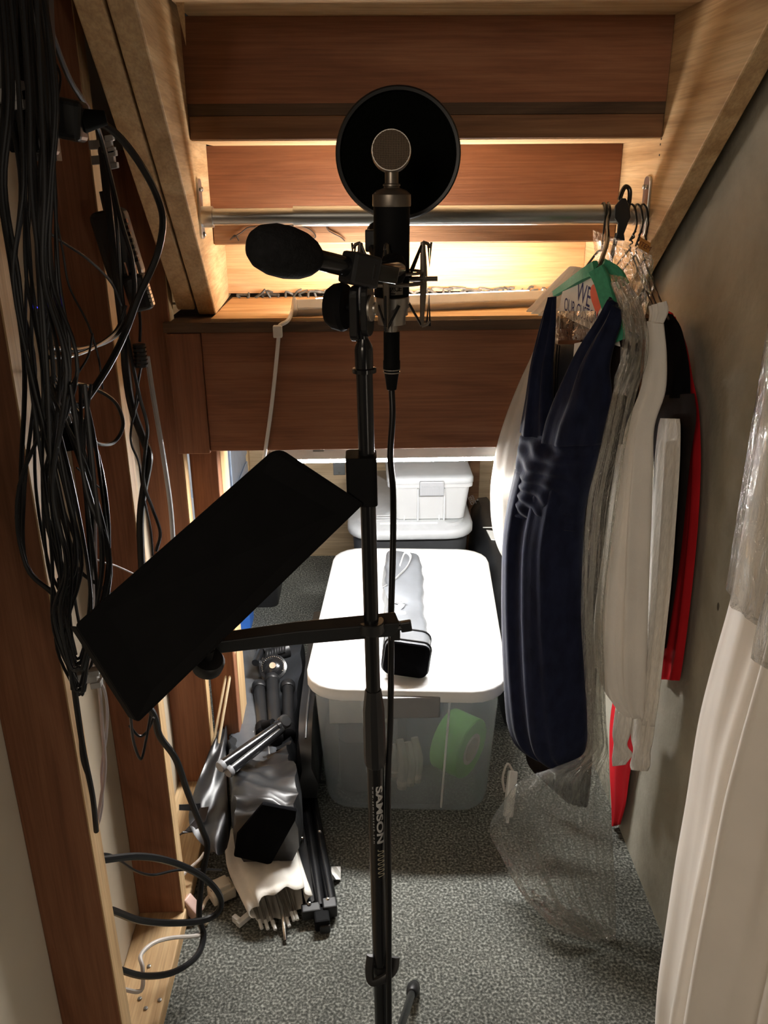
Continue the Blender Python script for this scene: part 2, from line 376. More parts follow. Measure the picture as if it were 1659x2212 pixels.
# nail heads in the plate
for px, py in ((322, 2087), (302, 2157), (315, 2178), (345, 2160)):
    P = atz(px, py, .039); MB().lathe(P-V((0, 0, .003)), V((0, 0, 1)), [(0, .004), (.004, .004), (.005, .002)], 8).build('nail', 'screw', wl)

# stair above: two stringers, treads with a plywood layer, risers
st = struct('staircase', (.115, 1.8, 1.18), 'wooden stair seen from below with pale stringers and reddish risers')
ZL = 1.18
def line_z(Y): return 1.178+.793*(1.823-Y)                # underside of the stringers
def lxs(Y): return -.305+.0515*(1.823-Y)                  # left stringer wanders a little
TB = {0: 1.701, 1: 1.511, 2: 1.321}                       # undersides of treads
RY = {-1: 1.38, 0: 1.62, 1: 1.86, 2: 2.10}
def stringer(xa, wd, y_end, name, edge=None):
    # a sloping plank: lower edge on line_z, 0.29 deep measured square to the slope, cut plumb at the landing
    y0, y1 = .35, y_end; dz = .29/math.cos(SL)
    def sec(Y, cut=False):
        x = xa(Y); z = line_z(Y)
        if Y > 1.815: z = ZL+.001
        return [V((x, Y, z)), V((x-wd, Y, z)), V((x-wd, Y, line_z(Y)+dz)), V((x, Y, line_z(Y)+dz))]
    ys = [y0, .8, 1.2, 1.5, 1.815, y1] if y1 > 1.83 else [y0, .8, 1.2, 1.5, y1]
    return MB().loft([sec(y) for y in ys]).build(name, 'pale_s', st, bevel=.003)
stringer(lambda Y: lxs(Y), .037, 2.16, 'stringer')
stringer(lambda Y: lxs(Y)-.041, .037, 1.80, 'stringer')
stringer(lambda Y: .533+.036, .036, 2.16, 'stringer')
for i in (0, 1, 2):
    y0, y1, zb = RY[i-1], RY[i]+.03, TB[i]
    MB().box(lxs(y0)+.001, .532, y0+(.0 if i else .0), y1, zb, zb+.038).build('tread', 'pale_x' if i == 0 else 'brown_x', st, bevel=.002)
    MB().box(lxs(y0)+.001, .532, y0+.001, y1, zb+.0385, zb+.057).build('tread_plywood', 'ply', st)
    # underside of the tread plank, light on it painted as paler wood
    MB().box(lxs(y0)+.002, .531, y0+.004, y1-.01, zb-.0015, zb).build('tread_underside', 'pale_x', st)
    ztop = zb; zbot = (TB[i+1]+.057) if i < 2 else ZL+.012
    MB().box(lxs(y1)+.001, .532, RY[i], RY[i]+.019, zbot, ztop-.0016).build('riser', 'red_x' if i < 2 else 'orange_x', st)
MB().box(lxs(1.3), .532, RY[-1]-.019, RY[-1], TB[0]+.02, TB[0]+.25).build('riser', 'red_x', st)
# landing: plywood, rim joist, bottom kick plate, end block, joists beyond
ld = struct('trim_1', (.1, 1.74, .91), 'stair landing with plywood deck and wide reddish rim joist')
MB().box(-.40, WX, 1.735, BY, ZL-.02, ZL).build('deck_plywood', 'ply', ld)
MB().box(-.327, WX, 1.74, 1.778, .909, ZL-.0205).build('rim_joist', 'red_x', ld, bevel=.002)
MB().box(-.395, -.3275, 1.735, 1.80, .905, ZL-.021).build('end_block', 'red_z', ld, bevel=.002)
MB().box(lxs(1.9)+.004, .53, 1.745, 1.90, ZL, ZL+.006).build('kick_plate', 'pale_x', ld)
MB().box(lxs(2.0)+.004, .53, 1.90, 2.098, ZL, ZL+.003).build('kick_plate', 'pale_x', ld)
for k in range(46):
    x = -.29+k*.018; P = V((x, 2.085+random.uniform(-.006, .004), ZL+.004))
    if k == 0: fb = MB()
    fb.tube([P, P+V((random.uniform(-.012, .02), random.uniform(-.008, .002), random.uniform(.006, .018))), P+V((random.uniform(0, .04), -.004, random.uniform(.0, .02)))], .003, 5, 3)
o = fb.build('insulation_tuft', 'insul', ld); o['kind'] = 'stuff'
for y in (2.16, 2.56, 2.96):
    MB().box(-1.25, WX, y, y+.038, .915, ZL-.0205).build('joist', 'pale_x', ld, bevel=.002)
# post under the rim joist and the studs beyond it
ps = struct('trim_2', (-.355, 1.85, 0), 'short wooden post carrying the end of the landing')
MB().box(-.386, -.325, 1.80, 1.838, .0, .904).build('post', 'red_z', ps, bevel=.002)
MB().box(-.386, -.323, 1.8385, 1.93, .0, .904).build('post', 'pale_z', ps, bevel=.002)
# split torn slivers of wood on the left stringer
sv = MB(); a = at(380, 5, 1.42); b = at(402, 100, 1.45); sv.add([a, a+V((.012, 0, 0)), b, a+V((.006, .01, 0))], [(0, 1, 2), (0, 2, 3), (1, 3, 2), (0, 3, 1)])
sv.build('wood_sliver', 'pale_s', st)
# pencil scribbles on the second tread edge
for poly in (((505, 512), (520, 503), (535, 492), (552, 489)), ((600, 489), (640, 487), (668, 495), (682, 512), (660, 520), (650, 522)), ((705, 490), (712, 500), (735, 512), (745, 521)), ((497, 518), (508, 508), (516, 520))):
    mk = MB(); mk.tube([at(px, py, 1.8575) for px, py in poly], .0012, 5, 5); mk.build('marker_scribble', 'ink_mark', st)
# knots / nail stains on the pale wood
for px, py, X in ((1428, 300, .533), (1426, 312, .533), (1424, 335, .533), (1340, 330, .533), (1338, 350, .533)):
    P = atx(px, py, X-.0006); MB().lathe(P, V((1, 0, 0)), [(0, .0022), (.001, .002)], 6).build('nail_hole', 'ink_mark', st)

# electrical plate on far wall
jp = thing('wall_plate', 'small galvanised metal plate screwed to the far plywood wall', 'wall plate', at(733, 1008, BY-.006))
P = at(733, 1008, BY-.004)
MB().box(P.x-.024, P.x+.024, P.y-.004, P.y+.006, P.z-.035, P.z+.035).build('plate', 'galv', jp, bevel=.003)
for dz in (-.024, .024): MB().lathe(P+V((0, -.004, dz)), V((0, -1, 0)), [(0, .005), (.003, .004)], 10).build('screw', 'screw', jp)

# ================================================================ LED BARS
def led_bar(name, A, B, wd, ht, updir, label, led, bulge):
    t = thing(name, label, 'light', A)
    d = (B-A).normalized(); x, y = frame(d, updir)
    MB().obox((A+B)/2, x*wd/2, (B-A)/2, y*ht/2).build('housing', 'white_plastic', t, bevel=.003)
    MB().loft([[P+x*(wd*.36*math.cos(a))+y*(ht*.5+bulge*max(0, math.sin(a))) for a in [math.pi*k/8 for k in range(9)]] for P in (A+d*.045, B-d*.03)]).build('diffuser', led, t, sm=True)
    for P, s in ((A, -1), (B, 1)): MB().obox(P+d*.002*s, x*(wd/2+.001), d*.004, y*(ht/2+.003)).build('end_cap', 'white_plastic', t, bevel=.002)
    return t
A1, B1 = V((-.137, 1.775, ZL+.0185)), V((.39, 1.885, ZL+.0185))
led_bar('led_light_bar', A1, B1, .042, .024, V((0, .62, .78)), 'white LED light bar lying on the landing below the last riser', 'led_high', .009)
A2, B2 = V((-.205, 1.845, .878)), V((.37, 1.845, .878))
t2 = led_bar('led_light_bar', A2, B2, .05, .030, V((0, .12, -.99)), 'white LED light bar glowing under the rim joist', 'led_low', .017)
for x in (-.1, .3):
    MB().box(x-.012, x+.012, 1.778, 1.86, .893, .914).build('mounting_clip', 'galv', t2)
# link cord with its plug
lc = thing('link_cord', 'thin white cord with a square plug hanging down the rim joist between the two lights', 'cord', at(600, 715, 1.73))
MB().tube([A1+V((-.004, 0, 0)), at(622, 692, 1.735), at(605, 703, 1.731), at(600, 715, 1.731)], .0042, 8).build('cord', 'white_plastic', lc, sm=True)
P = at(600, 716, 1.727); MB().box(P.x-.009, P.x+.009, P.y-.007, P.y+.007, P.z-.012, P.z+.012).build('plug', 'white_plastic', lc, bevel=.002)
MB().tube([at(602, 725, 1.729), at(595, 800, 1.732), at(585, 890, 1.735), at(573, 975, 1.738), at(571, 995, 1.78), A2+V((-.004, 0, 0))], .004, 8).build('cord', 'white_plastic', lc, sm=True)

# ================================================================ CLOSET ROD
RYD = 1.67; RL, RR, RM = at(425, 469, RYD), at(1412, 463, RYD), at(634, 467, RYD)
rd = thing('closet_rod', 'telescoping galvanised closet rod spanning the two stringers', 'closet rod', (RL+RR)/2)
RL.x = lxs(RYD)+.003; RR.x = .530
MB().tube([RL, RM+V((.01, 0, 0))], .0148, 20, 1).build('inner_tube', 'galv', rd, sm=True)
MB().tube([RM, RR], .0178, 20, 1).build('outer_tube', 'galv', rd, sm=True)
for P, s in ((RL, 1), (RR, -1)):
    br = MB().loft([[P+V((s*xo-(.003*s), a, b)) for a, b in [(q[0], q[1]+.014) for q in rrect(.034, .105, .012)]] for xo in (0, .005)]).build('bracket', 'galv', rd, bevel=.001)
    MB().tube([P+V((s*.002, 0, 0)), P+V((s*.022, 0, 0))], .019, 18, 1).build('socket', 'galv', br, sm=True)
    for dy, dz in ((-.008, .048), (.009, .048), (0, -.03)):
        MB().lathe(P+V((s*.002, dy, dz)), V((s, 0, 0)), [(0, .0045), (.003, .004), (.0042, .002)], 10).build('screw', 'screw', br)

# ================================================================ MICROPHONE STAND
SY = .87
PT, PB = at(787, 800, SY), at(826, 2212, SY)
pd = (PB-PT).normalized(); PF = PT+pd*((.0-PT.z)/pd.z)    # foot of the pole on the floor
def onp(py):                                              # point of the pole seen at picture height py
    lo_, hi_ = 0.0, 2.0
    r = ray(800, py); 
    # intersect pole with the sight plane of that picture row (good enough for a near vertical pole)
    best = None
    for k in range(401):
        P = PT+pd*(-.2+k*.005)
        d = P-CAM; v = d.dot(UPV)/d.dot(FWD)
        e = abs((CY-v*F)-py)
        if best is None or e < best[0]: best = (e, P)
    return best[1]
UPV = camo.matrix_world.to_3x3() @ V((0, 1, 0)); RTV = camo.matrix_world.to_3x3() @ V((1, 0, 0))
ms = thing('microphone_stand', 'black tripod microphone stand with short boom and counterweight, carrying the studio microphone', 'microphone stand', V((PF.x, PF.y, 0)))
up = -pd
MB().tube([onp(1560), PT+up*.004], .0086, 16, 1).build('upper_tube', 'blk_metal', ms, sm=True)
lt = MB().tube([PF+up*.20, onp(1600)], .0107, 18, 1).build('lower_tube', 'blk_metal', ms, sm=True)
c0, c1 = onp(1650), onp(1488); L = (c1-c0).length
MB().lathe(c0, up, [(0, .0115), (.004, .0135), (L*.2, .0138), (L*.75, .0130), (L*.88, .0112), (L, .0098)], 10).build('height_clutch', 'blk', ms, sm=True, angle=25)
P = onp(797); MB().lathe(P, up, [(-.003, .008), (-.002, .0125), (.002, .0125), (.003, .0095), (.006, .0095), (.022, .0095), (.026, .0085), (.033, .005), (.045, .0048)], 24).build('threaded_collar', 'blk_gloss', ms, sm=True)
MB().tube([onp(801)+V((0, 0, 0)), onp(799)], .0086, 16, 1).build('collar_ring', 'chrome', ms, sm=True)
# swivel joint: two cheek plates, hub disc, thumb knob
jc = at(782, 665, SY); ax = V((.94, -.33, 0)).normalized(); fw = V((.33, .94, 0))
MB().loft([[jc+ax*o_+fw*(a*.011)+V((0, 0, b)) for a, b in [(q[0]/.011, q[1]-.006) for q in rrect(.024, .055, .010)]] for o_ in (-.010, -.001)]).build('joint_cheek', 'blk_gloss', ms, bevel=.001)
MB().loft([[jc+ax*o_+fw*(a*.011)+V((0, 0, b)) for a, b in [(q[0]/.011, q[1]-.002) for q in rrect(.024, .052, .011)]] for o_ in (.002, .009)]).build('joint_cheek', 'blk_gloss', ms, bevel=.001)
MB().lathe(jc+ax*.009, ax, [(0, .013), (.002, .013), (.004, .006), (.006, .006)], 20).build('joint_washer', 'nickel', ms, sm=True)
MB().lathe(jc-ax*.010, -ax, [(0, .004), (.006, .004), (.006, .022), (.010, .0245), (.020, .0225), (.026, .018), (.0275, .012)], 20).build('joint_knob', 'blk_matte', ms, sm=True, angle=30)
MB().tube([jc+V((0, 0, -.022)), PT+up*.028], [.006, .005], 10, 1).build('joint_stem', 'blk_gloss', ms, sm=True)
# boom: clamp block, arm and counterweight
bc = at(778, 583, SY); bw = at(617, 545, SY-.05); bd = (bc-bw).normalized()
x_, y_ = frame(bd)
MB().obox(bc, bd*.0165, x_*.013, y_*.0155).build('boom_clamp', 'blk', ms, bevel=.003)
MB().obox(at(822, 590, SY+.02), (at(850, 596, SY+.04)-at(795, 586, SY))*.5, x_*.010, y_*.0085).build('boom_clamp_ear', 'blk_gloss', ms, bevel=.002)
MB().tube([bw+bd*.03, at(800, 588, SY+.01), at(858, 581, 1.003)], .0098, 16, 1).build('boom_arm', 'blk_gloss', ms, sm=True)
MB().lathe(bw-bd*.038, bd, [(0, .004), (.003, .013), (.010, .019), (.024, .0232), (.040, .0238), (.055, .0215), (.066, .017), (.072, .0125), (.074, .010)], 28).build('counterweight', 'foam', ms, sm=True)
MB().lathe(at(853, 577, 1.0)+V((0, 0, -.002)), V((.8, -.5, .05)), [(-.010, .016), (-.004, .0175), (.006, .016), (.009, .010)], 22).build('clamp_nut', 'blk_matte', ms, sm=True)
# tripod base
hub = PF+up*.22
MB().lathe(hub, V((0, 0, 1)), [(-.03, .012), (-.028, .022), (.01, .022), (.02, .015), (.03, .012)], 18).build('base_hub', 'blk', ms, sm=True)
ft = atz(893, 2135, .012)
base_ang = math.atan2(ft.y-PF.y, ft.x-PF.x); Lg = math.hypot(ft.y-PF.y, ft.x-PF.x)
for k in range(3):
    a = base_ang+k*2*math.pi/3; d = V((math.cos(a), math.sin(a), 0))
    E0 = V((PF.x, PF.y, .20))+d*.015; E1 = V((PF.x, PF.y, .012))+d*Lg
    lg = MB().tube([E0, E1], .0072, 12, 1).build('leg', 'blk_metal', ms, sm=True)
    u = (E1-E0).normalized()
    MB().lathe(E1-u*.028, u, [(0, .0085), (.002, .0105), (.020, .0125), (.030, .0128), (.034, .0108), (.037, .0115), (.041, .0098), (.044, .0102), (.048, .006)], 18).build('rubber_foot', 'blk', lg, sm=True)
    MB().beam(V((PF.x, PF.y, .10))+d*.012, lerp(E0, E1, .5), .006, .003).build('leg_brace', 'blk_metal', lg)
# cable clip on lower tube
P = onp(2085); MB().tube([P+V((-.0135, -.002, .022)), P+V((-.016, -.010, .0)), P+V((-.012, -.016, -.012)), P+V((.004, -.017, -.004)), P+V((.017, -.012, .006)), P+V((.020, -.004, .020))], .004, 8, 5, sx=1.6).build('cable_clip', 'blk', ms, sm=True)
MB().tube([P+V((0, 0, -.006)), P+V((0, 0, .006))], .0122, 16, 1).build('clip_band', 'blk', ms, sm=True)
# lettering wrapped on the lower tube, running down
def wrapped(name, body, y0, y1, off, hgt, mat, parent, bold=0.0):
    a, b = onp(y0), onp(y1); mid = (a+b)/2; ln = (b-a).length
    ob, me = text(name, body, V((0, 0, 0)), V((1, 0, 0)), V((0, 1, 0)), 1.0, mat, None, bold=bold)
    import bmesh
    bm = bmesh.new(); bm.from_mesh(me); bmesh.ops.triangulate(bm, faces=bm.faces[:])
    for _ in range(2): bmesh.ops.subdivide_edges(bm, edges=bm.edges[:], cuts=1, use_grid_fill=True); bmesh.ops.triangulate(bm, faces=bm.faces[:])
    bm.to_mesh(me); bm.free()
    xs = [q.co.x for q in me.vertices]; ys = [q.co.y for q in me.vertices]
    kx = ln/(max(xs)-min(xs)); ky = hgt/(max(ys)-min(ys)); mxx = (max(xs)+min(xs))/2; mny = (max(ys)+min(ys))/2
    toC = V((CAM.x-mid.x, CAM.y-mid.y, 0)).normalized(); side = V((0, 0, 1)).cross(toC)   # +side = picture right
    for q in me.vertices:
        s = (q.co.x-mxx)*kx; t_ = (q.co.y-mny)*ky+off; ang = t_/.0107
        q.co = mid+pd*s+(toC*math.cos(ang)+side*math.sin(ang))*.0110
    adopt(ob, parent); return ob
wrapped('brand_lettering', 'SAMSON', 1688, 1812, .0044, .0092, 'print', lt, bold=.035)
wrapped('web_lettering', 'w w w . s a m s o n t e c h . c o m', 1690, 1812, -.0035, .0026, 'print', lt)
P0, P1 = onp(1822), onp(1880); toC = V((CAM.x-P0.x, CAM.y-P0.y, 0)).normalized(); side = V((0, 0, 1)).cross(toC)
pts = []
for k in range(13):
    t = k/12; ang = (.0045+(.0034 if k % 2 else -.0034))/.0107
    c = lerp(P0, P1, t); pts.append(c+(toC*math.cos(ang)+side*math.sin(ang))*.0108)
    pts.append(lerp(P0, P1, min(1, t+.05))+(toC*math.cos(ang)+side*math.sin(ang))*.0108)
MB().tube(pts, .0006, 5, 3).build('wave_emblem', 'gold_print', lt)

# ================================================================ MICROPHONE + SHOCK MOUNT + POP FILTER
MY = 1.05
mc0, mc1 = at(846, 640, MY), at(846, 422, MY); mu = (mc1-mc0).normalized(); mr = sz(38, mc0)
mic = thing('studio_microphone', 'black and bronze studio microphone with a round grille head and bottle body', 'microphone', at(846, 690, MY))
L = (mc1-mc0).length
bd_ = MB().lathe(mc0, mu, [(0, mr*.97), (.002, mr), (L-.012, mr), (L-.010, mr*.98)], 36).build('body', 'blk_matte', mic, sm=True)
MB().lathe(mc1-mu*.010, mu, [(-.002, mr*1.04), (0, mr*1.06), (.011, mr*1.05), (.0125, mr*.97), (.0155, mr*.80), (.018, mr*.45), (.0205, mr*.40)], 36).build('top_ring', 'bronze', mic, sm=True)
hc = at(845, 327, MY); hr = sz(43, hc)
nk0 = mc1+mu*.010
MB().lathe(nk0, mu, [(0, .010), (.002, .010), (.003, .0078), (.016, .0078), (.020, .0066), (.030, .0052), (.034, .006)], 20).build('neck', 'bronze', mic, sm=True)
tc = V((CAM.x-hc.x, CAM.y-hc.y, .12)).normalized()
MB().lathe(hc, tc, [(-.011, hr*.93), (-.009, hr), (.009, hr), (.011, hr*.97), (.011, hr*.93), (-.011, hr*.93)], 40, cap=False).build('head_ring', 'nickel', mic, sm=True)
# woven grille: two families of fine wires on a shallow dome, plus backing
gr = MB(); gx, gy = frame(tc)
for fam in (0, 1):
    for k in range(-11, 12):
        o_ = k/11.5*hr*.93; h = math.sqrt(max(0, (hr*.93)**2-o_*o_)); pts = []
        for j in range(9):
            s = -h+2*h*j/8; rr = (o_*o_+s*s)/(hr*hr)
            a, b = (o_, s) if fam else (s, o_)
            pts.append(hc+gx*a+gy*b+tc*(.010+.006*(1-rr)+(.0004 if fam else 0)))
        gr.tube(pts, .00055, 4, 1)
g = gr.build('grille_weave', 'grille', mic); g['kind'] = 'stuff'
MB().lathe(hc, tc, [(-.008, hr*.9), (.0085, hr*.93), (.012, hr*.6), (.0135, hr*.2)], 32).build('grille_backing', 'grille_back', mic, sm=True)
MB().lathe(mc0, -mu, [(0, mr*.98), (.001, mr*1.02), (.013, mr*1.02), (.0135, mr*.93), (.022, mr*.93), (.0225, mr*.80), (.033, mr*.80), (.0335, mr*.36), (.046, mr*.36)], 32).build('base_ring', 'nickel', mic, sm=True)
# regulatory mark plate with its print
pp = at(862, 622, MY); tcm = V((CAM.x-mc0.x, CAM.y-mc0.y, 0)).normalized(); sdm = V((0, 0, 1)).cross(tcm)
pl_grid = [[mc0+mu*(.004+.017*j)+(tcm*math.cos(a)+sdm*math.sin(a))*(mr+.0004) for a in (-.05, .12, .3, .48, .66)] for j in (0, 1)]
mp = MB().sheet(pl_grid).build('mark_plate', 'bronze', bd_)
for s_, a in (('C', .27), ('E', .47)):
    text('ce_mark', s_, mc0+mu*.011+(tcm*math.cos(a)+sdm*math.sin(a))*(mr+.0009), sdm*math.cos(a)-tcm*math.sin(a), mu, .009, 'blk_matte', bd_)
a = .06; bb = mc0+mu*.011+(tcm*math.cos(a)+sdm*math.sin(a))*(mr+.0009); sx_ = sdm
MB().tube([bb+sx_*-.0025+mu*.004, bb+sx_*.0025-mu*.003], .0003, 4, 1).tube([bb+sx_*.0025+mu*.004, bb+sx_*-.0025-mu*.003], .0003, 4, 1).tube([bb-sx_*.003+mu*.004, bb+sx_*.003+mu*.004], .0003, 4, 1).tube([bb-sx_*.003-mu*.0055, bb+sx_*.003-mu*.0055], .0006, 4, 1).build('bin_mark', 'blk_matte', bd_)

sm_ = thing('shock_mount', 'bronze spider shock mount with black elastic cords around the microphone', 'shock mount', at(846, 640, MY))
sr = sz(66, mc0)
posts = []
for ang, dbl in ((0.05, 1), (1.75, 0), (3.25, 1), (4.55, 0)):
    rd_ = sdm*math.cos(ang)-tcm*math.sin(ang)*.8
    top = mc0+mu*(.062 if ang else .062)+rd_*sr; bot = mc0-mu*.036+rd_*sr
    cen = mc0+mu*.022+rd_*sr*1.04
    MB().tube([bot, cen, top], [.0024, .0045, .0028], 8, 5).build('post', 'bronze', sm_, sm=True)
    posts.append((top, bot, cen, rd_, ang))
    for Q, s in ((top, 1), (bot, -1)):
        MB().tube([Q, Q+rd_*.006+mu*(-.002*s), Q+rd_*.009-mu*.006*s], .0022, 6, 3).build('hook', 'bronze', sm_, sm=True)
for zz in (.016, .028):
    ring = [mc0+mu*zz+(sdm*math.cos(q*math.pi/14)+tcm*math.sin(q*math.pi/14)*.8)*sr*1.0 for q in range(29)]
    MB().tube(ring, .0024 if zz < .02 else .0018, 7, 1).build('frame_ring', 'bronze', sm_, sm=True)
MB().tube([mc0+mu*.020+sdm*mr, mc0+mu*.020+sdm*(sr+.018)], .0030, 8, 1).build('adjust_pin', 'bronze', sm_, sm=True)
ring = [mc0+mu*.027+(sdm*math.cos(q*math.pi/14)+tcm*math.sin(q*math.pi/14))*(mr+.0022) for q in range(29)]
MB().tube(ring, .0022, 7, 1).build('inner_ring', 'blk', sm_, sm=True)
for i, (top, bot, cen, rd_, ang) in enumerate(posts):
    for da in (-.55, .55):
        inn = mc0+mu*.022+(sdm*math.cos(ang+da)-tcm*math.sin(ang+da))*(mr+.003)
        MB().tube([top, inn], .0015, 6, 1).build('elastic_cord', 'cable', sm_)
        inn2 = mc0-mu*.008+(sdm*math.cos(ang+da)-tcm*math.sin(ang+da))*(mr+.003)
        MB().tube([bot, inn2], .0015, 6, 1).build('elastic_cord', 'cable', sm_)
    MB().tube([top+rd_*.006, cen+rd_*.007+mu*.012, top+rd_*.010], .0014, 6, 1).build('elastic_cord', 'cable', sm_)
    MB().tube([bot+rd_*.006, cen+rd_*.007-mu*.018, bot+rd_*.010], .0014, 6, 1).build('elastic_cord', 'cable', sm_)

fc = at(860, 334, 1.17); fr_ = sz(135, fc); ftc = V((CAM.x-fc.x, CAM.y-fc.y, -.05)).normalized()
pf = thing('pop_filter', 'large round black pop filter standing behind the microphone head', 'pop filter', fc+V((0, 0, -fr_)))
MB().lathe(fc, ftc, [(-.006, fr_*.94), (-.0075, fr_*.97), (-.005, fr_), (.004, fr_), (.0065, fr_*.975), (.006, fr_*.93), (.0045, fr_*.92), (-.006, fr_*.94)], 72, cap=False).build('rim', 'blk', pf, sm=True)
MB().lathe(fc, ftc, [(-.016, fr_*.02), (-.013, fr_*.40), (-.008, fr_*.70), (-.001, fr_*.935), (.001, fr_*.935), (-.006, fr_*.70), (-.011, fr_*.40), (-.014, fr_*.02)], 64).build('screen', 'mesh', pf, sm=True)
MB().tube([fc-V((0, 0, fr_*.99)), at(805, 490, 1.14), at(803, 530, 1.10), at(812, 560, 1.07)], .005, 8, 5).build('bracket', 'blk', pf, sm=True)
P = at(801, 520, 1.1); MB().obox(P, V((.007, 0, 0)), V((0, .008, 0)), V((0, 0, .013))).build('bracket_clamp', 'blk', pf, bevel=.002)

# microphone cable
xc = mc0-mu*.046
mcb = thing('microphone_cable', 'black microphone cable running straight down beside the stand from the microphone', 'cable', at(846, 760, MY))
MB().lathe(xc+mu*.004, -mu, [(0, .0098), (.003, .0100), (.035, .0100), (.036, .0106), (.046, .0106), (.047, .0100), (.060, .0078), (.072, .0062), (.073, .0045)], 20).build('connector', 'blk_matte', mcb, sm=True)
for q in (.042, .0455): MB().lathe(xc-mu*q, -mu, [(0, .0108), (.0012, .0108)], 20).build('connector_band', 'nickel', mcb, sm=True)
MB().tube([xc-mu*.068, at(848, 900, 1.04), at(843, 985, 1.02), at(849, 1060, 1.0), at(849, 1180, .97), at(845, 1320, .94), at(845, 1420, .925), at(843, 1560, .895), at(838, 1700, .87), at(840, 1950, .85), at(840, 2100, .846), at(841, 2300, .842)], .0040, 10, 5).build('cord', 'cable', mcb, sm=True)

# ================================================================ MUSIC DESK CLAMPED TO THE STAND
mdk = thing('music_desk', 'flat black rectangular music desk tilted on a side arm clamped to the microphone stand', 'music stand', at(480, 1390, .80))
cT, cR, cB, cL = at(600, 964, .835), at(787, 1088, .85), at(298, 1562, .70), at(163, 1350, .675)
e1 = (cR-cT); e2 = (cL-cT); nrm = e1.cross(e2).normalized()
if nrm.dot(CAM-cT) < 0: nrm = -nrm
def desk_pt(u_, v_): return cT*(1-u_)*(1-v_)+cR*u_*(1-v_)+cL*(1-u_)*v_+cB*u_*v_
poly = []
ru, rv = .10, .045
for (cu, cv, a0) in ((ru, rv, 180), (1-ru*.3, rv*.3, 270), (1-ru*.3, 1-rv*.3, 0), (ru*.3, 1-rv*.3, 90)):
    k_u, k_v = (ru, rv) if a0 == 180 else (ru*.3, rv*.3)
    for k in range(6):
        a = math.radians(a0+90*k/5); poly.append(desk_pt(cu+k_u*math.cos(a), cv+k_v*math.sin(a)))
MB().prism([p-nrm*.004 for p in poly], nrm*.004).build('desk_plate', 'blk_matte', mdk, bevel=.001)
lipA, lipB = desk_pt(.02, .995), desk_pt(.98, .995)
lw = (cL-cT).normalized()
MB().loft([[p-nrm*.004, p+lw*.002-nrm*.004, p+lw*.002-nrm*.035, p-nrm*.035] for p in (lipA, lipB)]).build('ledge', 'blk_matte', mdk, bevel=.001)
ar0, ar1 = at(440, 1393, .815), at(855, 1348, .885)
avec = (ar1-ar0); ax_, ay_ = frame(avec, V((0, -.35, .94)))
MB().loft([[P+ax_*i*wq+ay_*j*hq for i, j in ((-1, -1), (1, -1), (1, 1), (-1, 1))] for P, wq, hq in ((ar0, .007, .0095), (at(640, 1368, .85), .008, .0115), (ar1, .0095, .0115))]).build('arm', 'blk', mdk, bevel=.0015)
kb = at(449, 1428, .80); MB().lathe(kb+V((0, 0, -.002)), V((.25, -.35, .9)), [(-.010, .012), (-.008, .0165), (.003, .018), (.007, .0155), (.008, .004), (.022, .004)], 22).build('tilt_knob', 'blk', mdk, sm=True)
MB().tube([at(455, 1400, .805), at(420, 1330, .79)], .006, 10, 1).build('tilt_stem', 'blk', mdk, sm=True)
cp = onp(1350)
MB().lathe(cp, up, [(-.006, .0145), (-.005, .0155), (.007, .0155), (.008, .0145)], 20).build('clamp_collar', 'blk', mdk, sm=True)
MB().obox(at(853, 1362, .885), V((.006, 0, 0)), V((0, .007, 0)), V((0, 0, .010))).build('clamp_jaw', 'blk', mdk, bevel=.001)
MB().tube([at(855, 1356, .88), at(872, 1354, .88)], .004, 8, 1).build('clamp_bolt', 'blk', mdk)
MB().obox(at(877, 1352, .88), V((.0065, 0, .001)), V((0, .004, 0)), V((-.001, 0, .0065))).build('clamp_wing', 'blk', mdk, bevel=.0015)
s0, s1 = onp(980), onp(1086)
MB().loft([[P+V((a*1.0-.006, b, 0)) for a, b in rrect(.033, .034, .005, 3)] for P in (s1, s0)]).build('pole_sleeve', 'blk_matte', mdk, bevel=.001)

# ================================================================ STORAGE UNDER THE LANDING
def ring3(w_, l_, r, z, cx, cy, rot, n=5):
    c, s = math.cos(rot), math.sin(rot)
    return [V((cx+a*c-b*s, cy+a*s+b*c, z)) for a, b in rrect(w_, l_, r, n)]
def loc(cx, cy, rot, a, b, z):
    c, s = math.cos(rot), math.sin(rot); return V((cx+a*c-b*s, cy+a*s+b*c, z))
# big clear tote with white lid
TX, TY, TR, TW, TL, TH = .112, 2.02, math.radians(-4), .468, .785, .38
bt = thing('storage_tote', 'large clear plastic tote with a white lid, full of craft things', 'tote', V((TX, TY, 0)))
R_ = lambda w_, l_, r, z: ring3(w_, l_, r, z, TX, TY, TR)
bw_, bl_ = .405, .70
MB().loft([R_(bw_-.05, bl_-.05, .05, .003), R_(bw_-.01, bl_-.01, .07, .006), R_(bw_, bl_, .075, .03), R_(TW-.03, TL-.04, .075, TH-.035), R_(TW-.012, TL-.02, .08, TH-.032), R_(TW-.012, TL-.02, .08, TH-.024)], cap=False).build('body', 'frost', bt, sm=True, solid=.0025)
MB().loft([R_(bw_-.05, bl_-.05, .05, .003), R_(.02, .02, .009, .0035)], cap=False).build('base', 'frost', bt)
MB().loft([R_(TW-.004, TL-.004, .085, TH-.034), R_(TW, TL, .087, TH-.031), R_(TW, TL, .087, TH-.008), R_(TW-.006, TL-.006, .085, TH-.002), R_(TW-.035, TL-.035, .075, TH), R_(TW-.05, TL-.05, .07, TH-.003), R_(.1, .3, .03, TH-.002), R_(.01, .02, .004, TH-.002)], cap=False).build('lid', 'lid', bt, sm=True, angle=60)
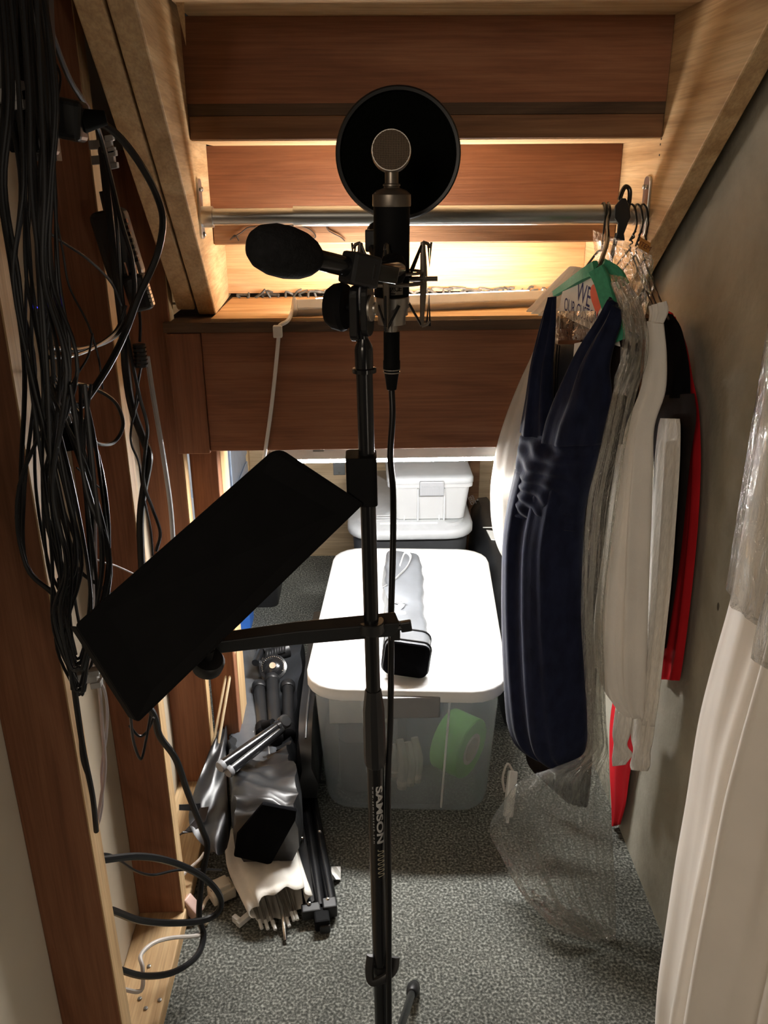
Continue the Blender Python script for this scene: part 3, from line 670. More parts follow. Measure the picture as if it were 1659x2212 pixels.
for s in (-1, 1):
    MB().obox(loc(TX, TY, TR, .0, s*(TL/2+.002), TH-.045), V((.078, 0, 0)), V((0, .006, 0)), V((0, 0, .028))).build('latch', 'grey_latch', bt, bevel=.004)
for xx in (-.1, .1):
    MB().tube([loc(TX, TY, TR, xx*.86, -(bl_/2+.003), .02), loc(TX, TY, TR, xx, -(TL-.04)/2-.002, TH-.04)], .0028, 6, 1).build('rib', 'frost_dense', bt, sm=True)
# contents
def inner(px, py, dy): return at(px, py, TY-TL/2+dy)
o = thing('paper_box', 'pale cardboard box with a red printed panel inside the clear tote', 'box', V((0, 1.8, .06)))
P = inner(735, 1540, .12)
MB().box(-.098, .055, 1.80, 1.95, .17, .335).build('carton', 'card', o, bevel=.002)
MB().box(.0, .045, 1.7985, 1.7995, .20, .33).build('printed_panel', 'cardred', o)
tr = thing('tape_roll', 'wide roll of bright green tape inside the clear tote', 'tape', V((.235, 1.78, .1)))
tcn = inner(1005, 1612, .10); tax = V((.80, -.60, -.05)).normalized()
MB().lathe(tcn, tax, [(-.055, .040), (-.055, .076), (.015, .076), (.018, .073), (.018, .040), (-.055, .040)], 36, cap=False).build('tape_winding', 'tape', tr, sm=True)
MB().lathe(tcn, tax, [(-.055, .030), (-.055, .040), (.019, .040), (.019, .030), (-.055, .030)], 28, cap=False).build('core', 'card', tr, sm=True)
for k, (px, py) in enumerate(((868, 1650), (885, 1655), (900, 1645), (852, 1660))):
    o = thing('rolled_cloth', 'beige rolled cloth standing in the middle of the clear tote', 'cloth', inner(px, py+40, .09+.01*k), 'rolled cloths in the clear tote')
    P = inner(px, py, .09+.012*k)
    b = V((P.x, P.y, .035)); MB().tube([b, P+V((.004, .01, 0)), P+V((-.004, .03, .05))], [.012, .013, .009], 8, 4).build('roll', 'beige', o, sm=True)
    MB().lathe(b+V((0, 0, .012)), V((0, 0, 1)), [(0, .0125), (.006, .0133), (.012, .0125)], 10).build('band', 'card', o)
o = MB().loft([ring3(.10, .12, .02, z, .135, 1.88, .2) for z in (.02, .03, .30, .31)]).build('blue_bottle', 'slate', sm=True); tag(o, 'slate blue plastic container inside the clear tote', 'container')
o = MB().loft([ring3(.115, .25, .03, z, -.018, 1.86, .0) for z in (.012, .02, .15, .16)]).build('craft_box', 'dark_tote', sm=True); tag(o, 'dark flat box at the bottom of the clear tote', 'box')
# pouch lying on the lid
pn, pfr = atz(878, 1432, TH+.04), atz(868, 1222, TH+.045)
pb = thing('tripod_pouch', 'short black nylon pouch with webbing strap lying on the white lid', 'bag', V(((pn.x+pfr.x)/2, (pn.y+pfr.y)/2, TH)))
pv = (pfr-pn); pv.z = 0; pu = pv.normalized(); px_ = V((pu.y, -pu.x, 0))
PSW, PSH = .050, .042
def pouch_ring(t, sw=.050, sh=.042, r=.018, roll=-.22):
    wob = .003*math.sin(9*t+1); c, s = math.cos(roll), math.sin(roll)
    base = pn+pv*t; base.z = TH-.001
    pts = []
    for a, b in rrect(2*(sw+wob), 2*(sh+wob*.7), r, 4):
        if abs(t-.5) < .45: a += .0025*math.sin(40*t+b*120); 
        pts.append(base+px_*(a*c-b*s*.55)+V((0, 0, max(0.001, sh*1.18+a*s*.75+b*c))))
    return pts
rings = [pouch_ring(t, PSW, PSH) for t in [k/24 for k in range(25)]]
MB().loft(rings).build('body', 'nylon_lit', pb, sm=True, angle=60)
r0 = pouch_ring(0); ce = sum(r0, V((0, 0, 0)))/len(r0)
MB().loft([[p-pu*.003+(ce-p)*.02 for p in r0], [p-pu*.006+(ce-p)*.12 for p in r0]]).build('end_panel', 'black_cloth', pb, sm=True)
for tt in (.02, .12): MB().tube([p+(p-ce-pv*tt).normalized()*.002 for p in (pouch_ring(tt) + pouch_ring(tt)[:1])], .0022, 5, 1).build('seam_piping', 'nylon', pb, sm=True)
s_pts = [atz(830, 1268, TH+.07), atz(846, 1258, TH+.092), atz(862, 1243, TH+.095), atz(878, 1226, TH+.093), atz(886, 1206, TH+.086), atz(874, 1198, TH+.085), atz(864, 1222, TH+.094)]
MB().tube(s_pts, .0022, 6, 5, sx=4).build('strap', 'piping', pb, sm=True)
MB().tube([atz(836, 1268, TH+.088), atz(848, 1296, TH+.094), atz(868, 1304, TH+.094), atz(856, 1320, TH+.094), atz(876, 1322, TH+.092)], .0022, 6, 4, sx=4).build('strap_end', 'nylon_lit', pb, sm=True)
P = atz(866, 1300, TH+.097); MB().tube([P+px_*-.012, P+px_*.0+pu*.006, P+px_*.014, P+pu*-.006, P+px_*-.012], .002, 6, 3).build('buckle', 'white_plastic', pb, sm=True)

# charcoal tote with a grey lid behind it
gx_, gy_, gz = .145, 2.74, .42
g0, g1 = atz(750, 1150, .40), atz(1027, 1142, .40); gw = g1.x-g0.x
gt = thing('grey_lid_tote', 'charcoal tote with a domed light grey lid behind the white-lidded tote', 'tote', V((gx_, gy_, 0)))
GC = ((g0.x+g1.x)/2, g0.y+.30); Rg = lambda w_, l_, r, z: ring3(w_, l_, r, z, GC[0], GC[1], 0)
MB().loft([Rg(gw-.10, .48, .05, .003), Rg(gw-.08, .50, .06, .02), Rg(gw-.03, .56, .06, .375)]).build('body', 'dark_tote', gt, sm=True)
MB().loft([Rg(gw-.006, .594, .085, .37), Rg(gw, .60, .088, .375), Rg(gw, .60, .088, .392), Rg(gw-.02, .58, .08, .402), Rg(gw-.05, .55, .07, .404), Rg(gw-.06, .54, .06, .412), Rg(.02, .05, .009, .413)], cap=False).build('lid', 'grey_lid', gt, sm=True, angle=60)
P = V((GC[0]+.0, GC[1]-.262, .4125)); MB().box(P.x-.10, P.x+.085, P.y-.006, P.y+.006, P.z-.001, P.z+.0012).build('lid_groove', 'white_plastic', gt, bevel=.001)
for k in range(3): MB().box(P.x-.15+.02*k, P.x+.13, P.y+.03+.02*k, P.y+.04+.02*k, P.z-.001, P.z+.0015).build('lid_ridge', 'grey_lid', gt, bevel=.001)
# small white box with grey lid and latch on top
b0, b1 = atz(853, 1124, .414), atz(1004, 1124, .414); sw = b1.x-b0.x; SC = ((b0.x+b1.x)/2, b0.y+.15)
sb = thing('latch_box', 'small milky white storage box with grey lid and grey latch on the charcoal tote', 'storage box', V((SC[0], SC[1], .414)))
zt = at(935, 1034, b0.y-.01).z
Rs = lambda w_, l_, r, z: ring3(w_, l_, r, z, SC[0], SC[1], 0, 4)
MB().loft([Rs(sw-.012, .29, .02, .4135), Rs(sw, .30, .02, .418), Rs(sw+.028, .325, .02, zt-.03), Rs(sw+.028, .325, .02, zt-.028), Rs(sw+.045, .345, .022, zt-.026), Rs(sw+.045, .345, .022, zt-.005)]).build('body', 'frost_dense', sb, sm=True)
MB().loft([Rs(sw+.046, .348, .024, zt-.014), Rs(sw+.05, .352, .026, zt-.012), Rs(sw+.05, .352, .026, zt+.001), Rs(sw+.04, .342, .022, zt+.008), Rs(sw-.0, .30, .02, zt+.010), Rs(.02, .02, .005, zt+.010)], cap=False).build('lid', 'grey_lid', sb, sm=True, angle=60)
yf = SC[1]-.176
lt_ = MB().box(SC[0]-.036, SC[0]+.042, yf-.008, yf+.004, zt-.050, zt-.002).build('latch', 'grey_latch', sb, bevel=.003)
for k in range(9): MB().box(SC[0]-.030+k*.0075, SC[0]-.026+k*.0075, yf-.0095, yf-.007, zt-.046, zt-.018).build('latch_rib', 'grey_latch', lt_)
for s in (-.04, .044): MB().box(SC[0]+s-.002, SC[0]+s+.002, yf+.004, yf+.03, .42, zt-.03).build('rib', 'frost_dense', sb)
for xx in (-sw/2+.03, 0.03): MB().box(SC[0]+xx-.002, SC[0]+xx+.002, b0.y-.004, b0.y+.004, .4145, .43).build('foot', 'frost_dense', sb)
# long black equipment bag between the totes and the concrete wall
eb = thing('equipment_bag', 'long black fabric equipment bag with white lettering and buckle wedged beside the totes', 'bag', V((.44, 2.45, 0)))
def eb_ring(Y, x0, x1, z1):
    return [V((x0, Y, .004)), V((x1, Y, .004)), V((x1+.01, Y, z1*.5)), V((x1, Y, z1*.86)), V((lerp(x0, x1, .72), Y, z1)), V((lerp(x0, x1, .25), Y, z1*.99)), V((x0-.008, Y, z1*.85)), V((x0-.012, Y, z1*.45))]
MB().loft([eb_ring(1.98, .40, .50, .16), eb_ring(2.02, .385, .54, .24), eb_ring(2.3, .385, .55, .28), eb_ring(2.6, .385, .535, .31), eb_ring(2.85, .395, .50, .335), eb_ring(2.98, .405, .475, .33), eb_ring(3.02, .41, .46, .25)]).build('body', 'nylon', eb, sm=True, angle=50)
P = at(1062, 1160, 2.5); 
def onbag(px, py): return atz(px, py, .315)
q0, q1 = onbag(1012, 1068), onbag(1026, 1098)
text('lettering', 'SERIES', (q0+q1)/2+V((0, 0, .004)), (q1-q0), V((1, .2, .3)), .032, 'print', eb)
P = atz(1063, 1160, .31); d = (atz(1072, 1180, .30)-atz(1054, 1145, .32)).normalized()
MB().obox(P+V((0, 0, .006)), d*.028, V((.012, 0, -.002)), V((0, 0, .002))).build('buckle_tab', 'white_plastic', eb, bevel=.001)
P2 = atz(1053, 1144, .315)+V((0, 0, .008)); MB().tube([P2+V((-.016, 0, 0)), P2+V((.016, 0, 0)), P2+V((.02, -.04, -.004))], .002, 6, 1).build('buckle_ring', 'white_plastic', eb)
MB().tube([atz(1030, 1080, .325), atz(1046, 1082, .325)], .002, 6, 1).build('zip_pull', 'piping', eb)

# bluish drawers seen past the post, black case and blue box on the far carpet
bn = thing('drawer_unit', 'blue-grey translucent plastic drawer unit seen through the gap beside the post', 'drawers', V((-.66, 2.93, 0)))
MB().box(-.95, -.455, 2.72, 3.14, .0, .90).build('frame', 'bin_blue', bn, bevel=.01)
for k in range(4): 
    dr = MB().box(-.4545, -.448, 2.74, 3.12, .03+k*.22, .22+k*.22).build('drawer', 'bin_blue', bn, bevel=.004)
    MB().box(-.449, -.43, 2.88, 2.98, .14+k*.22, .165+k*.22).build('handle', 'frost_dense', dr, bevel=.004)
    MB().box(-.93, -.475, 2.718, 2.7215, .03+k*.22, .22+k*.22).build('side_panel', 'frost_dense', bn, bevel=.003)
bk = thing('speaker_case', 'black rounded hard case on the carpet behind the tripod bag', 'case', V((-.374, 2.865, 0)))
MB().loft([ring3(.104, .22, .03, z, -.374, 2.865, 0) for z in (0, .004, .10)]).build('shell', 'blk', bk, sm=True)
MB().loft([ring3(.108, .224, .03, z, -.374, 2.865, 0) for z in (.1, .104, .125, .132)]).build('lid', 'blk_matte', bk, sm=True)
bb_ = thing('blue_box', 'small bright blue box on the carpet beyond the tripod bag', 'box', V((-.435, 2.62, 0)))
MB().box(-.50, -.40, 2.58, 2.68, 0, .07).build('carton', 'blue', bb_, bevel=.002)
MB().box(-.503, -.397, 2.577, 2.683, .0705, .09).build('lid', 'blue', bb_, bevel=.002)

# ================================================================ LEFT FLOOR: PHOTO GEAR
# long open tripod bag
tb = thing('tripod_bag', 'long open black nylon tripod bag lying on the carpet beside the tote', 'bag', V((-.2, 1.9, 0)))
def bag_ring(Y, pl, pr, pyl, z0, zt, dip=0.0):
    a, b = at(pl, pyl, Y), at(pr, pyl, Y); x0, x1 = a.x, (b.x if Y < 1.6 else min(b.x, -.186))
    pts = []
    for t in (0, .2, .4, .6, .8, 1): pts.append(V((lerp(x0+.012, x1-.012, t), Y, z0)))
    for t in (.3, .7): pts.append(V((x1+.004, Y, lerp(z0, zt, t))))
    for t in (1, .8, .6, .4, .2, 0): pts.append(V((lerp(x0+.006, x1-.006, t), Y, zt-dip*math.sin(math.pi*t)+.006*math.sin(7*t+20*Y))))
    for t in (.7, .3): pts.append(V((x0-.004, Y, lerp(z0, zt, t))))
    return pts
sec = [(1.455, 508, 640, 1790, .062, .185, .0), (1.50, 503, 648, 1750, .062, .205, .0), (1.58, 500, 645, 1690, .060, .20, .01), (1.655, 495, 632, 1650, .054, .19, .02), (1.72, 492, 632, 1620, .046, .175, .04), (1.80, 492, 640, 1575, .010, .16, .05), (1.9, 492, 648, 1530, .006, .15, .055), (2.1, 494, 655, 1450, .006, .14, .05), (2.3, 500, 655, 1390, .006, .125, .03), (2.42, 525, 640, 1350, .006, .10, 0)]
cols = list(zip(*[bag_ring(*s) for s in sec])); cols = [smooth(list(c), 7) for c in cols]
brs = [list(r) for r in zip(*cols)]
for i, r in enumerate(brs):
    for j, q in enumerate(r):
        if 8 <= j <= 13: q += V((.004*math.sin(i*.9+j*1.7), 0, .006*math.sin(i*.55+j*2.3)+.004*math.sin(i*1.4-j)))
MB().loft(brs).build('body', 'nylon', tb, sm=True, angle=60)
ends = [at(567, 1734, 1.452), at(641, 1748, 1.452), at(638, 1770, 1.45), at(585, 1866, 1.452), at(505, 1847, 1.452), at(512, 1800, 1.45)]
MB().prism([p+V((0, -.006, 0)) for p in ends], V((0, .012, 0))).build('end_panel', 'black_cloth', tb, bevel=.004)
# turned-back flap on the left, its lit nylon painted grey, with its pale piping
flap = []
for py, xl, xm, xr, Y in ((1385, 500, 530, 548, 2.32), (1440, 497, 535, 560, 2.16), (1500, 492, 540, 572, 2.00), (1560, 492, 545, 590, 1.86), (1620, 498, 548, 600, 1.74), (1700, 505, 560, 612, 1.60), (1745, 508, 556, 600, 1.52)):
    row = []
    for k in range(9):
        t = k/8; px = lerp(xl, xr, t); q = at(px, py, Y); row.append(q+V((0, 0, .012*math.sin(math.pi*t)+.005*math.sin(9*t+py*.05))))
    flap.append(row)
MB().sheet(flap).build('flap', 'nylon_lit', tb, sm=True, solid=.004, angle=80)
MB().tube([at(px, py, Y)+V((0, -.004, .016)) for px, py, Y in ((517, 1385, 2.32), (524, 1450, 2.14), (531, 1510, 1.99), (540, 1560, 1.87), (549, 1592, 1.80))], .0022, 6, 5).build('piping', 'piping', tb, sm=True)
fl2 = []
for py, xl, xr, Y in ((1640, 585, 628, 1.70), (1680, 588, 636, 1.63), (1715, 590, 640, 1.57), (1745, 566, 642, 1.515)):
    fl2.append([at(lerp(xl, xr, k/8), py, Y)+V((0, 0, .014*math.sin(math.pi*k/8)+.006*math.sin(k*2.2+py))) for k in range(9)])
MB().sheet(fl2).build('gathered_mouth', 'nylon', tb, sm=True, solid=.004, angle=80)
MB().tube([at(px, py, Y)+V((0, 0, .012)) for px, py, Y in ((578, 1600, 1.78), (583, 1650, 1.69), (576, 1700, 1.60), (567, 1734, 1.535))], .0018, 6, 4).build('zip', 'piping', tb, sm=True)
# tripod in the bag
tp = thing('tripod', 'black tripod with toothed crown lying in the open nylon bag', 'tripod', at(590, 1500, 2.0))
for dx, y0, y1 in ((-.037, 1.80, 2.02), (0, 1.76, 2.04), (.042, 1.79, 2.02)):
    A, B = V((at(592, 1600, y0).x+dx*.8+.004, y0, .155+(.008 if dx == 0 else 0))), V((at(588, 1470, y1).x+dx, y1, .15+(.012 if dx == 0 else 0)))
    lg = MB().tube([A, B], .017 if dx == 0 else .0155, 16, 1).build('leg', 'blk', tp, sm=True)
    u = (B-A).normalized(); MB().lathe(B-u*.03, u, [(0, .018), (.003, .0205), (.022, .0205), (.028, .017)], 16).build('leg_collar', 'blk', lg, sm=True)
    MB().lathe(A, -u, [(-.02, .0175), (-.018, .0195), (.012, .019), (.016, .013)], 16).build('leg_lock', 'blk_matte', lg, sm=True)
cc = at(590, 1442, 2.05); dn = V((0, -.62, .78))
MB().lathe(cc, dn, [(-.012, .012), (-.008, .034), (-.002, .038), (.002, .038), (.003, .030), (.012, .022), (.014, .012)], 28).build('crown', 'blk_gloss', tp, sm=True)
fx, fy = frame(dn)
for k in range(22):
    a = math.pi*(-.12+1.24*k/21); p = cc+dn*.004+fx*(.030*math.cos(a))+fy*(.030*math.sin(a))
    MB().lathe(p, dn, [(-.001, .0015), (.001, .0021), (.0025, .001)], 6).build('crown_tooth', 'chrome', tp)
MB().tube([cc+dn*.012, cc+dn*.018], .009, 12, 1).build('centre_bolt', 'chrome', tp, sm=True)
h0, h1 = at(572, 1418, 2.10), at(622, 1402, 2.13)
MB().tube([h0, h1], .024, 16, 1).build('pan_head', 'blk', tp, sm=True)
for k in range(8):
    p = lerp(h0, h1, .12+k*.11)+V((0, -.018, .016)); MB().obox(p, V((.0022, 0, 0)), V((0, .004, -.004)), V((0, .009, .009))).build('head_slot', 'blk_matte', tp)
MB().tube([at(552, 1432, 2.05), at(574, 1385, 2.16)], .011, 12, 1).build('pan_handle', 'blk_gloss', tp, sm=True)
# small folded monopod / tabletop legs on top
tt = thing('tabletop_tripod', 'small folded glossy black tabletop tripod lying across the open bag', 'tripod', at(545, 1610, 1.66))
A, B = at(612, 1562, 1.72), at(478, 1660, 1.565); u = (B-A).normalized()
for off in (V((0, 0, .006)), V((.017, -.002, -.007))):
    lg = MB().tube([A+u*.02+off*.6, B+off], [.0105, .0125], 14, 1).build('leg', 'blk_gloss', tt, sm=True)
    MB().lathe(B+off-u*.006, u, [(0, .0135), (.008, .014), (.011, .012)], 14).build('foot_cap', 'grey_latch', lg, sm=True)
MB().lathe(A-u*.006, u, [(0, .010), (.004, .0135), (.022, .0135), (.024, .0155), (.030, .0155), (.032, .012)], 16).build('neck', 'blk_gloss', tt, sm=True)
MB().lathe(at(613, 1560, 1.72), V((.5, -.4, .6)), [(-.01, .010), (-.006, .016), (.008, .017), (.012, .013)], 18).build('head', 'blk', tt, sm=True)
MB().tube([at(570, 1568, 1.75), at(590, 1562, 1.74)], .011, 12, 1).build('knob', 'blk_matte', tt, sm=True)
# black twist tie on the bag mouth
MB().tube([at(597, 1622, 1.72), at(610, 1618, 1.72), at(622, 1614, 1.72), at(612, 1626, 1.715), at(622, 1630, 1.71)], .0025, 6, 3).build('drawstring', 'cable', tb, sm=True)
# black flat case between bag and tote
o = thing('flat_case', 'thin black fabric case standing between the tripod bag and the clear tote', 'bag', V((-.11, 1.85, 0)))
MB().loft([[V((x0, Y, z0)), V((x1, Y, z0)), V((x1+.004, Y, lerp(z0, z1, .5))), V((x1-.01, Y, z1)), V((x0+.005, Y, z1*.97)), V((x0-.003, Y, lerp(z0, z1, .5)))] for Y, x0, x1, z0, z1 in ((1.665, -.165, -.128, .054, .14), (1.69, -.172, -.126, .049, .21), (1.725, -.174, -.126, .047, .225), (1.78, -.175, -.126, .004, .23), (2.05, -.175, -.122, .003, .22), (2.35, -.17, -.11, .003, .20), (2.40, -.16, -.115, .003, .17))]).build('body', 'nylon', o, sm=True, angle=50)
MB().tube([V((-.150, 1.69, .209)), V((-.150, 1.78, .231)), V((-.148, 2.05, .221)), V((-.14, 2.35, .20))], .003, 6, 4).build('zip', 'nylon_lit', o, sm=True)
# slack black bag against the wall plate with straps
sk = thing('slack_bag', 'slack empty black nylon bag with loose straps slumped against the bottom plate', 'bag', at(440, 1760, 1.58))
rows = []
for (py, xl, xr, Y) in ((1572, 476, 488, 1.79), (1600, 464, 488, 1.74), (1660, 438, 489, 1.66), (1720, 416, 492, 1.58), (1770, 408, 496, 1.52), (1800, 418, 496, 1.485), (1832, 452, 490, 1.455)):
    rows.append([at(lerp(xl, xr, k/24), py, Y)+V((0, -.02*math.sin(math.pi*k/24)+.004*math.sin(k*.42+py*.03), .005*math.sin(k*.33+py*.04))) for k in range(25)])
cols = [smooth(list(c), 5) for c in zip(*rows)]; rows = [list(r) for r in zip(*cols)]
back = [[p+V((-.006, .05, -.02)) for p in r] for r in rows]
MB().loft([r+b[::-1] for r, b in zip(rows, back)]).build('body', 'nylon', sk, sm=True, angle=70)
MB().loft([[at(lerp(a, b, k/4), lerp(c, d, k/4), Y)+V((0, 0, .003*k)) for k in range(5)] for a, b, c, d, Y in ((432, 452, 1745, 1752, 1.53), (420, 445, 1772, 1782, 1.51), (398, 420, 1798, 1806, 1.49), (388, 396, 1804, 1806, 1.485))], cap=False, closed=False).build('strap', 'nylon', sk, solid=.003)
MB().sheet([[at(387, 1738, 1.52), at(387, 1750, 1.515)], [at(410, 1737, 1.53), at(410, 1751, 1.525)], [at(432, 1735, 1.55), at(434, 1752, 1.54)]]).build('strap', 'nylon', sk, solid=.003)
# light stand folded on the floor
ls = thing('light_stand', 'folded black metal light stand lying on the carpet beside the white umbrella', 'light stand', V((-.12, 1.6, 0)))
for pn_, pf_, r in (((716, 1950), (670, 1700), .0125), ((692, 1962), (655, 1700), .0125)):
    A, B = atz(*pn_, .022), atz(*pf_, .022); MB().tube([A, B], r, 14, 1).build('tube', 'blk_metal', ls, sm=True)
A, B = atz(667, 1950, .025), atz(639, 1700, .025); d = (B-A).normalized(); xs_, ys_ = frame(d)
ch = MB(); 
for off, wq, hq in ((xs_*0, .011, .0015), (xs_*.011, .0015, .009), (xs_*-.011, .0015, .009)): ch.obox((A+B)/2+off+(ys_*-.006 if abs(off.length) > 0 else V((0, 0, 0))), xs_*wq, (B-A)/2, ys_*hq)
ch.build('channel_leg', 'blk_metal', ls)
for (px, py) in ((668, 1953), (708, 1944), (690, 1798), (652, 1812)):
    P = atz(px, py, .034); MB().lathe(P, V((0, -.3, 1)), [(-.006, .0048), (.001, .0052), (.004, .004), (.005, .002)], 10).build('rivet', 'chrome', ls, sm=True)
P = atz(672, 1968, .022); MB().obox(P, xs_*.020, d*.012, ys_*.012).build('end_bracket', 'blk', ls, bevel=.003)
P = atz(712, 1960, .022); MB().obox(P, xs_*.015, d*.014, ys_*.015).build('end_bracket', 'blk', ls, bevel=.003)
P = atz(695, 1985, .018); MB().obox(P, xs_*.016, d*.02, ys_*.014).build('end_joint', 'blk_matte', ls, bevel=.004)
P = atz(702, 2003, .012); MB().obox(P, xs_*.011, d*.008, ys_*.010).build('end_foot', 'blk', ls, bevel=.003)
# white umbrella
um = thing('photo_umbrella', 'folded white photo umbrella with metal shaft poking out from under the black bag', 'umbrella', atz(600, 1930, 0))
a0, a1 = atz(568, 1835, .055), atz(614, 1968, .045); ud = (a1-a0)
rings = []
xx, yy = frame(ud); ub = V((ud.x, ud.y, 0)).normalized(); us = V((ub.y, -ub.x, 0))
for k in range(15):
    t = -.55+1.43*k/14; c = a0+ud*t; rr = .078-.018*max(0, t)-.012*max(0, -t); hz = .0265+.012*max(0, min(1, (t-.2)/.5)); ring = []
    for j in range(64):
        a = 2*math.pi*j/64; pl = 1+(.05+.05*max(0, t))*math.sin(8*a+1.5*t)+.04*math.sin(3*a+t*3)
        q = V((c.x, c.y, hz+.004))+us*(rr*pl*math.cos(a))+V((0, 0, hz*min(pl, 1.03)*math.sin(a)))
        q += ub*(.006*math.cos(8*a+1.5*t)*max(0, t)); q.z = max(q.z, .003); ring.append(q)
    rings.append(ring)
MB().loft(rings, cap=False).build('canopy', 'umbrella', um, sm=True, solid=.0015, angle=80)
MB().tube([V((a0.x, a0.y, .03)), atz(608, 1960, .028), atz(617, 2032, .006)], .0042, 10, 1).build('shaft', 'chrome', um, sm=True)
for px, py in ((563, 1997), (576, 1998), (588, 1990), (592, 1999), (612, 1985), (622, 1992), (632, 1980), (640, 1978)):
    P = atz(px, py, .014); q = P-ud.normalized()*.10+V((0, 0, .022))
    rb = MB().tube([q, P], .0024, 7, 1).build('rib', 'nickel', um, sm=True)
    MB().tube([P-ud.normalized()*.010+V((0, 0, .002)), P+ud.normalized()*.010-V((0, 0, .001))], .0038, 8, 1).build('rib_tip', 'white_plastic', rb, sm=True)
# pale sticks leaning behind the bag
for k, (a, b) in enumerate((((500, 1395), (452, 1655)), ((507, 1400), (466, 1640)))):
    o = MB().tube([at(*a, 1.83), at(*b, 1.72)], .0035, 7, 1).build('thin_stick', 'stick', sm=True); tag(o, 'long thin pale stick leaning between the post and the tripod bag', 'stick', 'pale sticks behind the tripod bag')
# bits of white plastic, adapters and power strip
ex = thing('power_strip', 'cream extension socket block on the carpet half under the white umbrella', 'power strip', atz(505, 1930, 0))
A, B = atz(454, 1937, .018), atz(503, 1914, .018); d = (B-A).normalized(); xs_, ys_ = frame(d)
MB().obox((A+B)/2, xs_*.020, (B-A)/2, ys_*.014).build('block', 'cream_plastic', ex, bevel=.004)
MB().obox(lerp(A, B, .45)+V((0, 0, .018)), xs_*.016, d*.020, ys_*.008).build('socket_cover', 'cream_plastic', ex, bevel=.003)
for q in (.25, .7): MB().obox(lerp(A, B, q)+V((0, 0, .0145)), xs_*.003, d*.010, ys_*.001).build('socket_slot', 'blk', ex)
MB().tube([A, atz(480, 1950, .012), atz(472, 1970, .006), atz(450, 1982, .006), atz(443, 1987, .008)], .004, 8, 5).build('cord', 'cream_plastic', ex, sm=True)
MB().tube([atz(446, 1988, .008), atz(440, 1992, .008)], .0085, 8, 1).build('plug', 'cream_plastic', ex, sm=True)
MB().tube([atz(437, 1962, .012), atz(448, 1940, .012), atz(470, 1922, .012), A], .004, 8, 5).build('cord', 'cream_plastic', ex, sm=True)
o = thing('plug_adapter', 'pinkish white plug adapter propped against the bottom plate', 'adapter', atz(412, 1975, 0))
A, B = atz(398, 1940, .045), atz(428, 1975, .012); d = (B-A).normalized(); xs_, ys_ = frame(d)
MB().obox((A+B)/2, xs_*.012, (B-A)/2, ys_*.012).build('housing', 'pink_plastic', o, bevel=.003)
MB().tube([B, B+d*.014], .004, 8, 1).build('cord_end', 'white_plastic', o, sm=True)
o = thing('plastic_bracket', 'small white plastic L bracket lying on the carpet by the umbrella', 'bracket', atz(525, 1985, 0))
A, B = atz(513, 1998, .008), atz(546, 1970, .008); d = (B-A).normalized(); xs_, ys_ = frame(d)
MB().obox((A+B)/2, xs_*.006, (B-A)/2, ys_*.006).build('bar', 'white_plastic', o, bevel=.001)
MB().obox(A+V((-.004, .012, .002)), xs_*.008, d*.005, ys_*.008).build('lip', 'white_plastic', o, bevel=.001)
o = MB().sheet([[atz(716+10*i, 1900-14*j, .004+.012*((i+j) % 2)) for i in range(3)] for j in range(3)]).build('paper_scrap', 'white_plastic', solid=.001); tag(o, 'crumpled white scrap on the carpet beside the light stand', 'scrap')

# ================================================================ HANGING CLOTHES
def Yd(px): return 1.62-.22*(px-1110)/235.0
def cat_rows(rows, sub):
    Ls = smooth([r[0] for r in rows], sub); Rs = smooth([r[1] for r in rows], sub); n = len(rows); T = []
    for i in range(len(Ls)):
        t = i/(len(Ls)-1)*(n-1); a = min(int(t), n-2); T.append(lerp(rows[a][2], rows[a+1][2], t-a))
    return Ls, Rs, T
def garment(name, rows, mat, parent, folds=((5, .006, .3),), seg=28, sub=6, sm_angle=80, noise_=0.0, by_th=False, wr=None):
    Ls, Rs, T = cat_rows(rows, sub); rings = []; N = len(Ls)
    for i in range(N):
        a, b, th = Ls[i], Rs[i], T[i]; d = (b-a); hn = V((d.y, -d.x, 0)); 
        hn = hn.normalized() if hn.length > 1e-6 else V((0, -1, 0))
        if hn.dot(CAM-a) < 0: hn = -hn
        s = i/(N-1); front = []; backp = []
        for j in range(seg+1):
            t = j/seg; p = a+d*t; env = math.sqrt(max(0, math.sin(math.pi*t)))
            f = sum(am*math.sin(2*math.pi*(fr*t+ph+dr*s)) for fr, am, ph, dr in [(q+(0,))[:4] if len(q) == 3 else q for q in folds])
            z = V((0, 0, 0))
            if wr: f += wr[0]*math.sin(2*math.pi*(wr[1]*s+wr[2]*t)+2*math.sin(5*t+9*s))
            if by_th: f *= min(1.0, th/.03)
            f += noise_*(random.random()-.5)
            front.append(p+hn*(th*env+f*env)); backp.append(p-hn*(th*.6*env-f*.5*env))
        rings.append(front+backp[-2:0:-1])
    return MB().loft(rings).build(name, mat, parent, sm=True, angle=sm_angle)
def r2(xl, yl, xr, yr, th, yL=None, yR=None):
    return (at(xl, yl, yL if yL else Yd(xl)), at(xr, yr, yR if yR else Yd(xr)), th)

